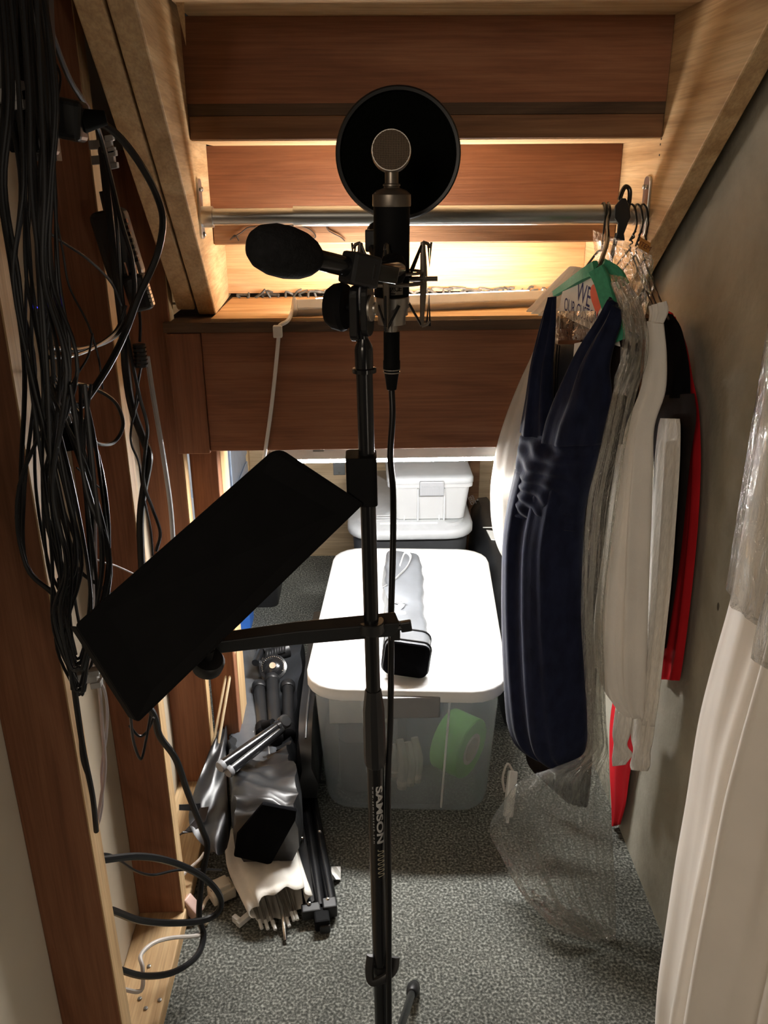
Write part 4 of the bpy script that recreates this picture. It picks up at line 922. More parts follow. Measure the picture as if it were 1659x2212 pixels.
# --- white garment behind the dress, lit by the low LED bar
wg = thing('white_jacket', 'bright white garment hanging behind the navy dress beside the low light bar', 'garment', at(1120, 1210, 1.83))
garment('body', [r2(xl, yl, 1212-(yl-660)*.1, yl+14, th, ya, ya-.035) for xl, yl, th, ya in ((1178, 660, .01, 1.728), (1160, 740, .014, 1.728), (1122, 825, .016, 1.728), (1094, 895, .02, 1.728), (1074, 960, .022, 1.73), (1064, 1015, .022, 1.80), (1059, 1065, .024, 1.88), (1062, 1130, .024, 1.90), (1074, 1180, .02, 1.90), (1092, 1212, .015, 1.90), (1108, 1222, .006, 1.90))], 'sheer', wg, ((3, .004, .2, .3), (7, .0015, .5)))
garment('shoulder', [r2(1235, 575, 1262, 580, .010, 1.70, 1.65), r2(1205, 605, 1255, 620, .02, 1.71, 1.63), r2(1165, 645, 1235, 660, .025, 1.72, 1.64), r2(1140, 668, 1200, 685, .02, 1.72, 1.66)], 'sheer', wg, ((4, .006, .1, .4),))
hx0 = at(1302, 466, RYD).x; hz0 = RL.z-.001; hr0 = .0178+.0024
MB().tube([at(1262, 582, 1.66), at(1290, 545, 1.66), V((hx0, RYD-.012, hz0-.062)), V((hx0, RYD-.016, hz0-.034))]+[V((hx0, RYD-hr0*math.cos(math.radians(q)), hz0+hr0*math.sin(math.radians(q)))) for q in (-25, 10, 45, 90, 135, 175)], .0022, 7, 5).build('hanger_hook', 'wire', wg, sm=True)

# --- dark garment under the dress
dg = thing('dark_trousers', 'dark brown trousers hanging just behind the navy dress, hem in the plastic', 'trousers', at(1220, 1730, 1.5))
def rt(xl, yl, xr, yr, th, d=.11): return r2(xl, yl, xr, yr, th, Yd(xl)+d, Yd(xr)+d)
garment('body', [rt(1290, 690, 1384, 725, .006), rt(1240, 760, 1384, 770, .008), rt(1215, 850, 1378, 860, .008), rt(1200, 1000, 1348, 1000, .008), rt(1190, 1150, 1326, 1150, .008), rt(1170, 1300, 1300, 1320, .008), rt(1150, 1500, 1285, 1530, .008), rt(1136, 1590, 1280, 1630, .008), rt(1140, 1650, 1275, 1700, .008), rt(1180, 1692, 1270, 1738, .008), rt(1222, 1730, 1266, 1744, .005)], 'dark_cloth', dg, ((4, .004, .1, .2),))

# --- navy dress
nd = thing('navy_dress', 'sleeveless navy dress with ruched waist and V neck on the green padded hanger', 'dress', at(1200, 1640, 1.55))
garment('skirt', [r2(1118, 1010, 1268, 1040, .035), r2(1104, 1090, 1262, 1110, .05), r2(1097, 1170, 1256, 1190, .06), r2(1095, 1300, 1258, 1330, .065), r2(1098, 1440, 1264, 1470, .065), r2(1105, 1550, 1268, 1570, .06), r2(1122, 1600, 1264, 1620, .05), r2(1160, 1632, 1256, 1644, .035), r2(1190, 1646, 1246, 1656, .015)], 'navy', nd, ((1.6, .010, .1, .15), (3.7, .005, .4, -.2), (8, .0012, .2)), seg=44, sub=8)
garment('ruched_waist', [r2(1126, 940, 1302, 930, .026), r2(1121, 985, 1291, 990, .040), r2(1120, 1030, 1275, 1050, .048), r2(1114, 1070, 1264, 1100, .050), r2(1106, 1090, 1260, 1145, .046)], 'navy', nd, ((3, .003, .1, .3),), seg=44, sub=14, wr=(.0030, 7.0, -2.0))
garment('bodice', [r2(1187, 642, 1201, 640, .006), r2(1176, 680, 1201, 690, .010), r2(1163, 730, 1198, 740, .014), r2(1150, 790, 1194, 800, .020), r2(1140, 860, 1196, 880, .026), r2(1128, 930, 1206, 945, .032)], 'navy', nd, ((2.2, .005, .2, .2), (5, .0015, .1)), seg=22)
garment('bodice', [r2(1316, 641, 1342, 672, .008), r2(1292, 690, 1340, 700, .014), r2(1262, 738, 1326, 745, .020), r2(1238, 786, 1316, 795, .028), r2(1205, 855, 1320, 860, .034), r2(1188, 905, 1306, 918, .040), r2(1176, 950, 1298, 960, .04)], 'navy', nd, ((2.2, .006, .7, .3), (6, .0015, .1)), seg=26)
bp = MB().sheet([[at(px, py+ (2 if k else 0), Yd(px)+.03) for k, px in enumerate(range(xa, xb, 8))] for py, xa, xb in ((742, 1200, 1275), (790, 1196, 1271), (850, 1190, 1265), (940, 1180, 1255))]).build('back_panel', 'navy_in', nd, sm=True, solid=.002)
for dx in (0, 5): MB().tube([at(1204+dx, 745, 1.553), at(1200+dx, 800, 1.557), at(1198+dx, 860, 1.559)], .0012, 6, 4).build('zipper', 'blk_gloss', nd, sm=True)
P = at(1251, 757, 1.50); MB().sheet([[at(1241, 742, 1.517), at(1264, 737, 1.497)], [at(1238, 785, 1.519), at(1258, 762, 1.501)]]).build('care_label', 'paper', nd, solid=.001)
# --- green hanger with printed paper cover
gh = thing('padded_hanger', 'green padded wire hanger with a printed paper cover, holding the navy dress', 'hanger', at(1290, 580, 1.47))
arms = [at(1200, 634, 1.60), at(1225, 618, 1.56), at(1260, 594, 1.50), at(1288, 578, 1.47)]
def strap_ring(pts, hgt, th):
    P = smooth(pts, 6); rings = []
    for i, p in enumerate(P):
        t = (P[min(i+1, len(P)-1)]-P[max(i-1, 0)]).normalized(); side = t.cross(V((0, 0, 1))).normalized(); upv = side.cross(t).normalized(); h = hgt[0]+(hgt[1]-hgt[0])*i/(len(P)-1)
        rings.append([p+side*th*a+upv*h*b for a, b in ((-1, -.9), (-.6, -1), (.6, -1), (1, -.9), (1, .9), (.6, 1), (-.6, 1), (-1, .9))])
    return rings
MB().loft(strap_ring(arms, (.005, .012), .006)).build('arm_padding', 'green', gh, sm=True)
MB().loft(strap_ring([at(1288, 580, 1.47), at(1302, 610, 1.462), at(1315, 655, 1.453), at(1330, 700, 1.443), at(1342, 735, 1.434)], (.014, .013), .006)).build('arm_padding', 'green', gh, sm=True)
MB().loft(strap_ring([at(1300, 573, 1.50), at(1330, 590, 1.50), at(1348, 618, 1.49)], (.012, .010), .006)).build('arm_padding', 'green', gh, sm=True)
hk = [at(1290, 582, 1.47), at(1300, 560, 1.50), at(1312, 520, 1.56), at(1312, 480, 1.63), at(1316, 462, 1.646), at(1316, 446, 1.652), at(1314, 439, 1.668), at(1312, 446, 1.693)]
MB().tube(hk, [.0042, .0042, .0038, .0036, .0034, .003, .003, .003], 8, 5).build('hook', 'blk_gloss', gh, sm=True)
K0, K1, K2 = at(1216, 627, 1.565), at(1287, 592, 1.475), at(1208, 676, 1.58)
n_ = (K1-K0).cross(K2-K0).normalized()
if n_.dot(CAM-K0) < 0: n_ = -n_
def on_cov(px, py, off=0.0):
    r = ray(px, py); return CAM+r*((K0+n_*off-CAM).dot(n_)/r.dot(n_))
cov = [on_cov(*q) for q in ((1216, 627), (1287, 592), (1306, 650), (1312, 680), (1278, 712), (1240, 694), (1206, 676))]
cvo = MB().prism([p_-n_*.001 for p_ in cov], n_*.0015).build('paper_cover', 'paper', gh)
MB().prism([at(1320, 726, 1.462), at(1332, 700, 1.455), at(1340, 748, 1.45), at(1330, 745, 1.455)], n_*.0015).build('paper_cover', 'paper', gh)
def cov_text(body, a, b, hgt):
    ob, me = text('cover_lettering', body, V((0, 0, 0)), V((1, 0, 0)), V((0, 1, 0)), 1.0, 'ink', None)
    A_, B_ = on_cov(*a, .001), on_cov(*b, .001); xs = [q.co.x for q in me.vertices]; ys = [q.co.y for q in me.vertices]
    xd = (B_-A_); yv = n_.cross(xd.normalized()); yv = yv if yv.z > 0 else -yv
    w0, w1, h0_, h1_ = min(xs), max(xs), min(ys), max(ys)
    for q in me.vertices: q.co = A_+xd*((q.co.x-w0)/(w1-w0))+yv*(hgt*((q.co.y-h0_)/(h1_-h0_)-.5))
    adopt(ob, cvo)
cov_text('WE', (1246, 626), (1276, 644), .036)
cov_text('OUR CUSTOM', (1219, 656), (1291, 690), .024)
hp = []
hA, hB = on_cov(1275, 640, .0012), on_cov(1306, 650, .0012); hx = (hB-hA).normalized(); hy = n_.cross(hx); hy = hy if hy.z > 0 else -hy
hw_ = (hB-hA).length/32; hcn = (hA+hB)/2
for k in range(28):
    a = 2*math.pi*k/28; xx_ = 16*math.sin(a)**3; yy_ = 13*math.cos(a)-5*math.cos(2*a)-2*math.cos(3*a)-math.cos(4*a)
    hp.append(hcn+hx*xx_*hw_+hy*yy_*.0019)
MB().prism(hp, n_*.0004).build('printed_heart', 'heart', cvo)
# crumpled film seen in the neck of the dress
MB().sheet([[at(px+4*math.sin(py), py, 1.575-(px-1205)*.0012) for px in range(1200, 1292, 10)] for py in (672, 695, 715, 735)]).build('neck_film', 'film_dense', gh, sm=True)

# --- big black plastic hanger above with bag clip, zip bag of film
bh = thing('black_hanger', 'black plastic hanger hook standing up over the closet rod', 'hanger', at(1350, 470, 1.66))
MB().tube([at(1338, 432, 1.642), at(1345, 412, 1.645), at(1352, 403, 1.647), at(1360, 410, 1.646), at(1360, 430, 1.643), at(1356, 450, 1.640)], .0042, 10, 5).build('loop', 'blk_gloss', bh, sm=True)
MB().loft([[at(a, y, 1.629), at(b, y, 1.629), at(b, y, 1.651), at(a, y, 1.651)] for a, b, y in ((1342, 1352, 428), (1328, 1360, 445), (1326, 1362, 470), (1335, 1356, 482), (1334, 1356, 484), (1332, 1348, 505), (1326, 1350, 520))]).build('clip_body', 'blk', bh, bevel=.002)
bhx = at(1344, 460, RYD).x
MB().tube([V((bhx, RYD-.0225*math.cos(math.radians(q)), hz0+.0225*math.sin(math.radians(q)))) for q in (0, 30, 60, 90, 120, 150, 185)], .0045, 8, 4).build('rod_hook', 'blk_gloss', bh, sm=True)
MB().tube([at(1333, 505, 1.640), at(1320, 560, 1.62), at(1308, 590, 1.60)], .004, 8, 4).build('neck', 'blk', bh, sm=True)
for k, (x0, x1, xb, yb) in enumerate(((1363, 1370, 1360, 520), (1374, 1385, 1373, 532), (1385, 1398, 1391, 545))):
    o = thing('wire_hanger', ('thin black wire hanger hooked on the rod beside the black hanger', 'twisted dark wire hanger hooked on the rod beside the black hanger', 'bronze wire hanger hooked on the rod nearest its end bracket')[k], 'hanger', at(xb, yb, 1.66))
    X0 = (x0+x1)/2
    MB().tube([at(X0-9, 462, 1.694), at(X0-8, 447, 1.672), at(X0-2, 441, 1.648), at(X0+6, 452, 1.643), at(X0+9, 480, 1.645), at(X0+5, 500, 1.65), at(xb, yb, 1.655)], .0019, 7, 5).build('hook', 'wire', o, sm=True)
    tw = []
    for q in range(13): tw.append(lerp(at(X0+5, 500, 1.65), at(xb, yb+18, 1.655), q/12)+V((.0022*math.cos(q*1.6), .0022*math.sin(q*1.6), 0)))
    MB().tube(tw, .0015, 6, 2).build('twist', 'wire', o, sm=True)
    P = at(xb, yb+18, 1.655); MB().tube([P, P+V((.006, .12, -.05)), P+V((.008, .19, -.08))], .0018, 6, 3).build('arm', 'wire', o, sm=True)
    MB().tube([P, P+V((-.006, -.12, -.05)), P+V((-.008, -.19, -.08))], .0018, 6, 3).build('arm', 'wire', o, sm=True)
tg = thing('size_tag', 'small orange paper tag clipped to the bronze wire hanger', 'tag', at(1395, 545, 1.63))
c4 = [at(1384, 512, 1.63), at(1406, 525, 1.63), at(1400, 552, 1.63), at(1377, 540, 1.63)]
MB().prism(c4, V((0, .0012, 0))).build('card', 'tag', tg)
text('tag_lettering', 'ITEM', at(1393, 532, 1.628)+V((0, -.001, 0)), c4[1]-c4[0], V((0, 0, 1)), .012, 'tagink', tg)
zb = thing('zip_bag', 'clear zip bag with grey top strip hanging among the hangers', 'plastic bag', at(1350, 650, 1.55))
MB().sheet([[lerp(at(a, ya, 1.60), at(b, yb_, 1.50), k/10)+V((0, .006*math.sin(k*2.2+ya*.1), 0)) for k in range(11)] for a, ya, b, yb_ in ((1282, 514, 1410, 560), (1283, 545, 1412, 590), (1288, 580, 1410, 620), (1300, 620, 1400, 660), (1330, 660, 1390, 700), (1350, 700, 1400, 740))]).build('film', 'film_dense', zb, sm=True)
MB().loft([[at(1281, y0, 1.60), at(1360, y1, 1.54), at(1408, y2, 1.50)] for y0, y1, y2 in ((498, 524, 552), (513, 538, 564))], cap=False, closed=False).build('zip_strip', 'film', zb, solid=.001)

# --- dry-cleaning film around the dress, trailing on the carpet
fb_ = thing('garment_film', 'clear dry-cleaning film bag hanging round the navy dress and trailing on the carpet', 'plastic bag', V((.33, 1.33, 0)))
garment('film', [r2(1316, 592, 1360, 602, .006, 1.47, 1.42), r2(1346, 690, 1398, 700, .010, 1.40, 1.355), r2(1344, 770, 1398, 780, .012, 1.40, 1.345), r2(1328, 850, 1374, 850, .012, 1.41, 1.36), r2(1304, 960, 1352, 960, .012, 1.41, 1.36), r2(1272, 1080, 1334, 1080, .012, 1.42, 1.36), r2(1266, 1200, 1317, 1200, .012, 1.42, 1.36), r2(1268, 1330, 1301, 1330, .012, 1.42, 1.37), r2(1273, 1440, 1303, 1450, .012, 1.42, 1.37), r2(1277, 1550, 1307, 1555, .012, 1.42, 1.37), r2(1272, 1620, 1313, 1622, .015, 1.42, 1.355), r2(1205, 1655, 1316, 1650, .02, 1.44, 1.34), r2(1125, 1685, 1317, 1680, .025, 1.46, 1.33), r2(1092, 1725, 1318, 1722, .035, 1.46, 1.325), r2(1058, 1787, 1322, 1795, .045, 1.46, 1.32), r2(1085, 1850, 1326, 1865, .045, 1.42, 1.31), r2(1125, 1925, 1330, 1940, .04, 1.36, 1.29), r2(1180, 1972, 1331, 1990, .03, 1.32, 1.275), r2(1250, 2012, 1330, 2025, .012, 1.29, 1.262)], 'film', fb_, ((3, .013, .2, .5), (7, .009, .5, -.8), (13, .006, .1, 1.2), (19, .004, .3, -1.7)), seg=80, sub=7, sm_angle=50, noise_=.001, by_th=True)
cr = []
for j in range(7):
    cr.append([atz(lerp(1128+j*3, 1330, i/26), lerp(1925, 2028, i/26)+j*3-12+5*math.sin(i*1.7+j), .004+.028*abs(math.sin(i*1.3+j*2.1))*(1-j/9)) for i in range(27)])
MB().sheet(cr).build('crumpled_hem', 'film_dense', fb_, sm=True, angle=25)
MB().sheet([[at(lerp(a, b, k/8), lerp(y0, y1, k/8), 1.365)+V((0, -.005*math.sin(k*2.4+y0*.3), 0)) for k in range(9)] for a, b, y0, y1 in ((1342, 1388, 750, 765), (1338, 1382, 782, 800), (1328, 1374, 815, 830), (1324, 1356, 846, 856))]).build('crumpled_fold', 'film_dense', fb_, sm=True)
MB().sheet([[at(lerp(a, b, k/6), lerp(y0, y1, k/6), 1.375)+V((0, -.006*math.sin(k*1.9+y0*.2), 0)) for k in range(7)] for a, b, y0, y1 in ((1318, 1346, 612, 602), (1340, 1378, 670, 642), (1352, 1396, 715, 692), (1364, 1398, 748, 728))]).build('crumpled_fold', 'film_dense', fb_, sm=True)

# --- white blouse, ribbed cardigan, black jacket and red garment towards the wall
wbz = thing('white_blouse', 'plain white blouse sleeve with curved hem hanging behind the clear film', 'blouse', at(1350, 1545, 1.40))
garment('body', [r2(1408, 690, 1432, 700, 0.008, 1.420, 1.380), r2(1404, 760, 1438, 770, 0.013, 1.420, 1.380), r2(1388, 840, 1436, 845, 0.014, 1.430, 1.380), r2(1360, 920, 1412, 920, 0.015, 1.450, 1.380), r2(1342, 1000, 1409, 1000, 0.017, 1.460, 1.380), r2(1322, 1120, 1406, 1120, 0.021, 1.470, 1.380), r2(1305, 1250, 1402, 1250, 0.021, 1.470, 1.380), r2(1290, 1360, 1399, 1370, 0.021, 1.470, 1.380), r2(1288, 1430, 1397, 1450, 0.021, 1.460, 1.380), r2(1302, 1485, 1394, 1510, 0.017, 1.450, 1.380), r2(1330, 1525, 1391, 1545, 0.010, 1.430, 1.380), r2(1358, 1545, 1388, 1553, 0.004, 1.420, 1.380)], 'white_cloth', wbz, ((2.5, .007, .3, .2), (5, .003, .6)), seg=30)
garment('inner_panel', [r2(1336, 960, 1385, 960, 0.006, 1.500, 1.440), r2(1310, 1150, 1360, 1150, 0.008, 1.500, 1.440), r2(1285, 1330, 1330, 1340, 0.008, 1.500, 1.440), r2(1284, 1440, 1330, 1460, 0.007, 1.500, 1.440)], 'white_cloth', wbz, ((2, .003, .3),))
garment('collar', [r2(1402, 662, 1440, 650, 0.007, 1.420, 1.390), r2(1405, 680, 1444, 672, 0.010, 1.420, 1.390), r2(1400, 712, 1430, 705, 0.007, 1.420, 1.390)], 'white_cloth', wbz, ((3, .003, .1),))
# sleeves and skirts pressed flat side by side towards the wall: each lies in its own upright plane
def rx(xl, yl, xr, yr, th, X): return (atx(xl, yl, X), atx(xr, yr, X), th)
wk = thing('white_cardigan', 'off-white ribbed cardigan with two gathered cuffs hanging near the concrete wall', 'cardigan', at(1385, 1660, 1.38))
garment('sleeve', [rx(1430, 903, 1468, 905, 0.010, 0.541), rx(1424, 930, 1470, 930, 0.010, 0.541), rx(1416, 1010, 1468, 1010, 0.010, 0.541), rx(1410, 1130, 1460, 1130, 0.010, 0.541), rx(1406, 1260, 1450, 1260, 0.010, 0.541), rx(1400, 1380, 1437, 1380, 0.010, 0.541), rx(1388, 1500, 1424, 1500, 0.010, 0.541), rx(1372, 1560, 1414, 1570, 0.010, 0.545)], 'white_knit', wk, ((3, .003, .2),), seg=26)
garment('cuff', [rx(1368, 1550, 1415, 1560, 0.010, 0.545), rx(1365, 1590, 1410, 1600, 0.010, 0.545), rx(1372, 1618, 1404, 1624, 0.010, 0.545), rx(1364, 1650, 1404, 1652, 0.010, 0.545), rx(1368, 1662, 1398, 1666, 0.010, 0.545)], 'white_knit', wk, ((6, .003, .2),))
garment('cuff', [r2(1332, 1525, 1372, 1530, 0.012, 1.490, 1.445), r2(1326, 1580, 1362, 1585, 0.012, 1.490, 1.445), r2(1330, 1605, 1354, 1610, 0.010, 1.490, 1.445), r2(1324, 1636, 1366, 1630, 0.012, 1.490, 1.445), r2(1328, 1655, 1350, 1652, 0.010, 1.490, 1.445)], 'white_knit', wk, ((6, .003, .6),))
bj = thing('black_jacket', 'black jacket shoulder hanging between the white collar and the red garment', 'jacket', at(1450, 870, 1.37))
garment('shoulder', [rx(1436, 676, 1452, 680, 0.006, 0.558), rx(1424, 695, 1470, 705, 0.006, 0.558), rx(1428, 740, 1482, 750, 0.006, 0.558), rx(1434, 800, 1490, 800, 0.006, 0.558), rx(1420, 860, 1492, 860, 0.006, 0.558)], 'black_cloth', bj, ((2, .002, .1),))
garment('sleeve', [rx(1412, 855, 1500, 850, 0.006, 0.558), rx(1408, 905, 1504, 905, 0.006, 0.558), rx(1412, 1000, 1490, 1000, 0.006, 0.558), rx(1412, 1200, 1470, 1200, 0.006, 0.558), rx(1400, 1400, 1440, 1400, 0.006, 0.558)], 'dark_cloth', bj, ((2, .002, .4),))
rg = thing('red_dress', 'red satin garment hanging against the concrete wall behind the white cardigan', 'garment', at(1400, 1770, 1.45))
garment('body', [rx(1446, 672, 1458, 690, 0.004, 0.578), rx(1462, 730, 1484, 755, 0.006, 0.578), rx(1468, 800, 1497, 820, 0.006, 0.578), rx(1470, 880, 1510, 890, 0.006, 0.578), rx(1462, 1000, 1514, 1000, 0.006, 0.578), rx(1456, 1120, 1508, 1130, 0.006, 0.578), rx(1446, 1250, 1496, 1260, 0.006, 0.578), rx(1434, 1370, 1482, 1380, 0.006, 0.578), rx(1420, 1455, 1470, 1462, 0.006, 0.578), rx(1424, 1466, 1466, 1470, 0.006, 0.578)], 'red_cloth', rg, ((2.2, .004, .2, .3), (5, .001, .1)), seg=26)
garment('hem', [rx(1330, 1480, 1400, 1480, 0.006, 0.578), rx(1318, 1560, 1385, 1570, 0.006, 0.578), rx(1318, 1660, 1362, 1665, 0.006, 0.578), rx(1322, 1740, 1352, 1735, 0.006, 0.578), rx(1324, 1785, 1340, 1780, 0.006, 0.578)], 'red_cloth', rg, ((2, .003, .2),))

# --- long white robe in film near the doorway, hung from a wall hook
rb_ = thing('white_robe', 'long white satin robe hanging by the concrete wall near the doorway', 'robe', V((.54, .85, .02)))
edge = ((1700, 560, 1.05), (1672, 720, 1.05), (1656, 830, 1.05), (1638, 940, 1.05), (1605, 1150, 1.05), (1586, 1270, 1.05), (1540, 1440, 1.05), (1512, 1560, 1.05), (1488, 1720, 1.04), (1466, 1850, 1.03), (1446, 1990, 1.02), (1430, 2110, 1.01), (1424, 2220, 1.0), (1424, 2330, .97))
rws = []
for px, py, Y in edge:
    Lp = at(px, py, Y); Rp = V((.560, .60, Lp.z-.02)); rws.append((Lp, Rp, .018+.03*min(1, max(0, (1.2-Lp.z))/1.2)))
garment('body', rws, 'robe', rb_, ((2.3, .016, .15, .25), (4.7, .014, .6, -.3), (7.3, .007, .35, .4), (13, .002, .2, .5)), seg=60, sub=6)
Tt = rws[0]
MB().tube([Tt[0]+V((.01, -.01, 0)), V((.555, .85, 1.43)), V((.558, .82, 1.50)), Tt[1]+V((0, .05, .09))], [.01, .014, .014, .01], 8, 4).build('hanger_bar', 'blk', rb_, sm=True)
MB().tube([V((.558, .82, 1.50)), V((.566, .82, 1.56)), V((.585, .82, 1.575)), V((.593, .82, 1.56))], .003, 7, 4).build('hanger_hook', 'wire', rb_, sm=True)
rf = thing('robe_film', 'short crinkled clear film cover over the upper part of the white robe', 'plastic bag', rws[5][0])
rws2 = [(Lp+V((-.002, .012, 0)), Rp+V((0, -.02, 0)), th+.014) for Lp, Rp, th in rws[:6]]
garment('film', rws2, 'film_dense', rf, ((2.3, .016, .15, .25*5/13), (4.7, .014, .6, -.3*5/13), (7.3, .007, .35, .4*5/13), (13, .003, .2, 1.5), (21, .002, .5, -2)), seg=60, sub=6, sm_angle=40, noise_=.001)
# --- white adapter and cord behind the film on the carpet
ad = thing('white_adapter', 'white power adapter with a looped cord behind the trailing film', 'adapter', atz(1098, 1765, 0))
A, B = at(1108, 1665, 1.70), at(1097, 1765, 1.63); d = (B-A).normalized(); xs_, ys_ = frame(d, V((0, -1, 0)))
MB().obox((A+B)/2, xs_*.011, (B-A)/2, ys_*.009).build('housing', 'white_plastic', ad, bevel=.003)
MB().tube([A, at(1096, 1650, 1.70), at(1086, 1680, 1.69), at(1090, 1710, 1.68)], .003, 7, 5).build('cord', 'white_cord', ad, sm=True)
MB().tube([B, at(1096, 1778, 1.62)], .004, 7, 1).build('plug', 'white_plastic', ad, sm=True)

# ================================================================ CABLES ON THE STUD WALL
def cable(name, label, pts, rpx, mat='cable', group=None, plug=None, sub=6, n=8):
    P = [at(*p) for p in pts]; r = sz(rpx/2, P[len(P)//2])
    if plug is None:
        o = MB().tube(P, r, n, sub).build(name, mat, sm=True); return tag(o, label, 'cable', group)
    t = thing(name, label, 'cable', P[-1], group); MB().tube(P, r, n, sub).build('cord', mat, t, sm=True)
    d = (P[-1]-P[-2]).normalized(); MB().lathe(P[-1]-d*.004, d, [(0, r*1.1), (.002, r*plug), (.018, r*plug), (.022, r*plug*.8), (.030, r*plug*.75)], 12).build('plug', mat, t, sm=True)
    return t
rnd = random.Random(3)
LB = 'black cable looped in the thick bundle hanging on the first stud'
GB = 'cables in the hanging bundle'
tops = [8, 20, 32, 44, 56, 66, 76, 86, 14, 38, 60, 80, 26, 50, 70, 4, 92, 100, 96, 106, 88, 48, 64, 74, 84, 104]
LAY = list(range(len(tops))); rnd.shuffle(LAY)                # every cable hangs in its own layer of the bundle
for k, xt in enumerate(tops):
    y = .788+.0048*LAY[k]
    j = lambda s: rnd.uniform(-s, s)
    mid = xt*1.1+rnd.uniform(10, 60); low = (85+rnd.uniform(-35, 95)) if k < 16 else rnd.uniform(105, 165); bot = 1400+rnd.uniform(0, 95)
    pts = [(xt*.9-5, -60, y), (xt+6+j(14), 200, y), (xt+10+j(16), 400, y), (xt+16+j(18), 600, y), (mid, 800, y), (low*.8+j(12), 1050, y), (low+j(12), 1220, y), (135+j(20), bot-110, y), (158+j(8), bot, y)]
    if k % 2 == 0:
        x2 = 185+j(15); pts += [(172+j(5), bot+8, y), (182+j(4), bot-10, y-.001), (low+70+j(20), 1240+j(60), y-.001), (low+50+j(25), 1040+j(60), y-.001), (mid+40+j(10), 830, y-.001)]
    cable('audio_cable', LB, pts, rnd.choice((7, 8, 9, 11)), 'cable', GB)
C_ = cable
C_('audio_cable', 'long black cable drooping from the bundle down past the first stud edge', [(130, 1250, .84), (150, 1400, .85), (165, 1520, .88), (180, 1620, .90), (200, 1720, .92), (208, 1795, .95)], 13)
C_('audio_cable', 'thin black cable trailing beside the long drooping one', [(160, 1480, .875), (172, 1560, .895), (178, 1640, .915), (198, 1700, .935), (205, 1760, .955)], 8)
for k, (dx, lb) in enumerate(((0, 'greyish white cord winding down out of the black bundle'), (12, 'second pale cord twisted with the greyish white cord below the music desk'))):
    C_('white_lead', lb, [(x, y_, Y+dx*.0007) for x, y_, Y in ((150+dx, 895, .93), (178+dx, 960, .93), (192+dx, 1060, .93), (199+dx*.6, 1180, .94), (200+dx*.5, 1290, .95), (206-dx, 1420, .97), (216+dx, 1500, 1.0), (222+dx*.7, 1580, 1.02), (227-dx*.6, 1660, 1.04), (216+dx*.4, 1740, 1.06), (207, 1800, 1.08))], 9 if k == 0 else 7, 'mauve_cord')
C_('power_cable', 'thick black power cord bowing out from its plug in a wide curve below the stringer', [(150, 243, .95), (200, 256, .97), (252, 290, 1.0), (300, 350, 1.03), (338, 420, 1.06), (352, 480, 1.07), (338, 555, 1.07), (300, 640, 1.06), (272, 715, 1.05), (235, 790, 1.03), (185, 865, 1.0), (165, 876, .99), (140, 850, .97), (115, 815, .95)], 15, plug=None)
C_('power_cable', 'dark cord slanting from the wall top to the clips on the second stud', [(88, -20, 1.0), (115, 80, 1.05), (150, 170, 1.1), (190, 235, 1.15), (215, 290, 1.2), (238, 380, 1.225), (262, 480, 1.222), (285, 560, 1.225), (290, 640, 1.23), (270, 700, 1.225), (235, 735, 1.19), (170, 755, 1.05), (110, 752, .96)], 11)
C_('power_cable', 'black lead running level out of the bundle above the second power cord', [(105, 772, .935), (150, 770, .985), (200, 752, 1.085), (250, 715, 1.185), (272, 660, 1.205)], 8, plug=None)
C_('power_cable', 'fat black cord running down the second stud behind the music desk', [(222, 320, 1.29), (232, 420, 1.272), (245, 540, 1.268), (258, 650, 1.275), (268, 740, 1.29), (272, 800, 1.30), (285, 880, 1.30), (310, 950, 1.30), (322, 990, 1.29), (310, 1060, 1.29), (303, 1130, 1.29), (307, 1240, 1.29)], 17)
C_('power_cable', 'medium black cord weaving beside the fat cord on the second stud', [(235, 360, 1.25), (252, 480, 1.245), (262, 620, 1.25), (278, 740, 1.265), (300, 850, 1.28), (318, 920, 1.28), (314, 970, 1.28), (310, 1040, 1.28), (330, 1100, 1.28), (346, 1150, 1.27), (338, 1190, 1.27)], 8)
C_('power_cable', 'thin black wire looping left of the fat cord on the second stud', [(300, 860, 1.29), (284, 920, 1.29), (284, 960, 1.29), (300, 1000, 1.29), (308, 1060, 1.29), (325, 1140, 1.285), (330, 1200, 1.285)], 5)
C_('grey_conduit_cable', 'dull grey straight cable dropping along the third stud', [(318, 770, 1.66), (330, 850, 1.66), (352, 980, 1.66), (368, 1090, 1.66), (375, 1180, 1.66)], 11, 'grey_latch')
C_('loop_cable', 'thin black cable forming a big open loop between the first and second stud', [(120, 826, .97), (150, 826, 1.02), (200, 838, 1.07), (248, 868, 1.10), (266, 915, 1.11), (250, 952, 1.10), (222, 960, 1.07), (190, 945, 1.04), (160, 905, 1.01), (145, 885, .98)], 8)
C_('thin_wire', 'thin dark wire hanging in the first bay crossing the level leads', [(95, 300, 1.05), (112, 420, 1.05), (135, 540, 1.05), (150, 620, 1.05), (190, 700, 1.05), (212, 770, 1.05), (222, 840, 1.05)], 5)
C_('thin_wire', 'thin dark wire sagging to the right across the first bay', [(75, 480, 1.0), (130, 520, 1.05), (190, 560, 1.1), (240, 610, 1.18), (262, 660, 1.24)], 6)
C_('thin_wire', 'dark wire curving down from the ceiling towards the big plug', [(42, -10, .96), (70, 60, .98), (110, 120, 1.0), (130, 165, 1.0), (122, 225, .97)], 6)
C_('thin_wire', 'second dark wire curving beside the first above the big plug', [(60, 60, .96), (88, 110, .98), (104, 150, .99), (104, 220, .96)], 7)
C_('thin_wire', 'short dark wire ends crossed behind the loop cable', [(142, 870, .99), (160, 820, 1.0), (190, 770, 1.02), (200, 720, 1.03)], 5)
C_('thin_wire', 'fine brown wire end poking out right of the pale cord', [(165, 1010, .95), (205, 1045, .97), (222, 1060, .98)], 4)
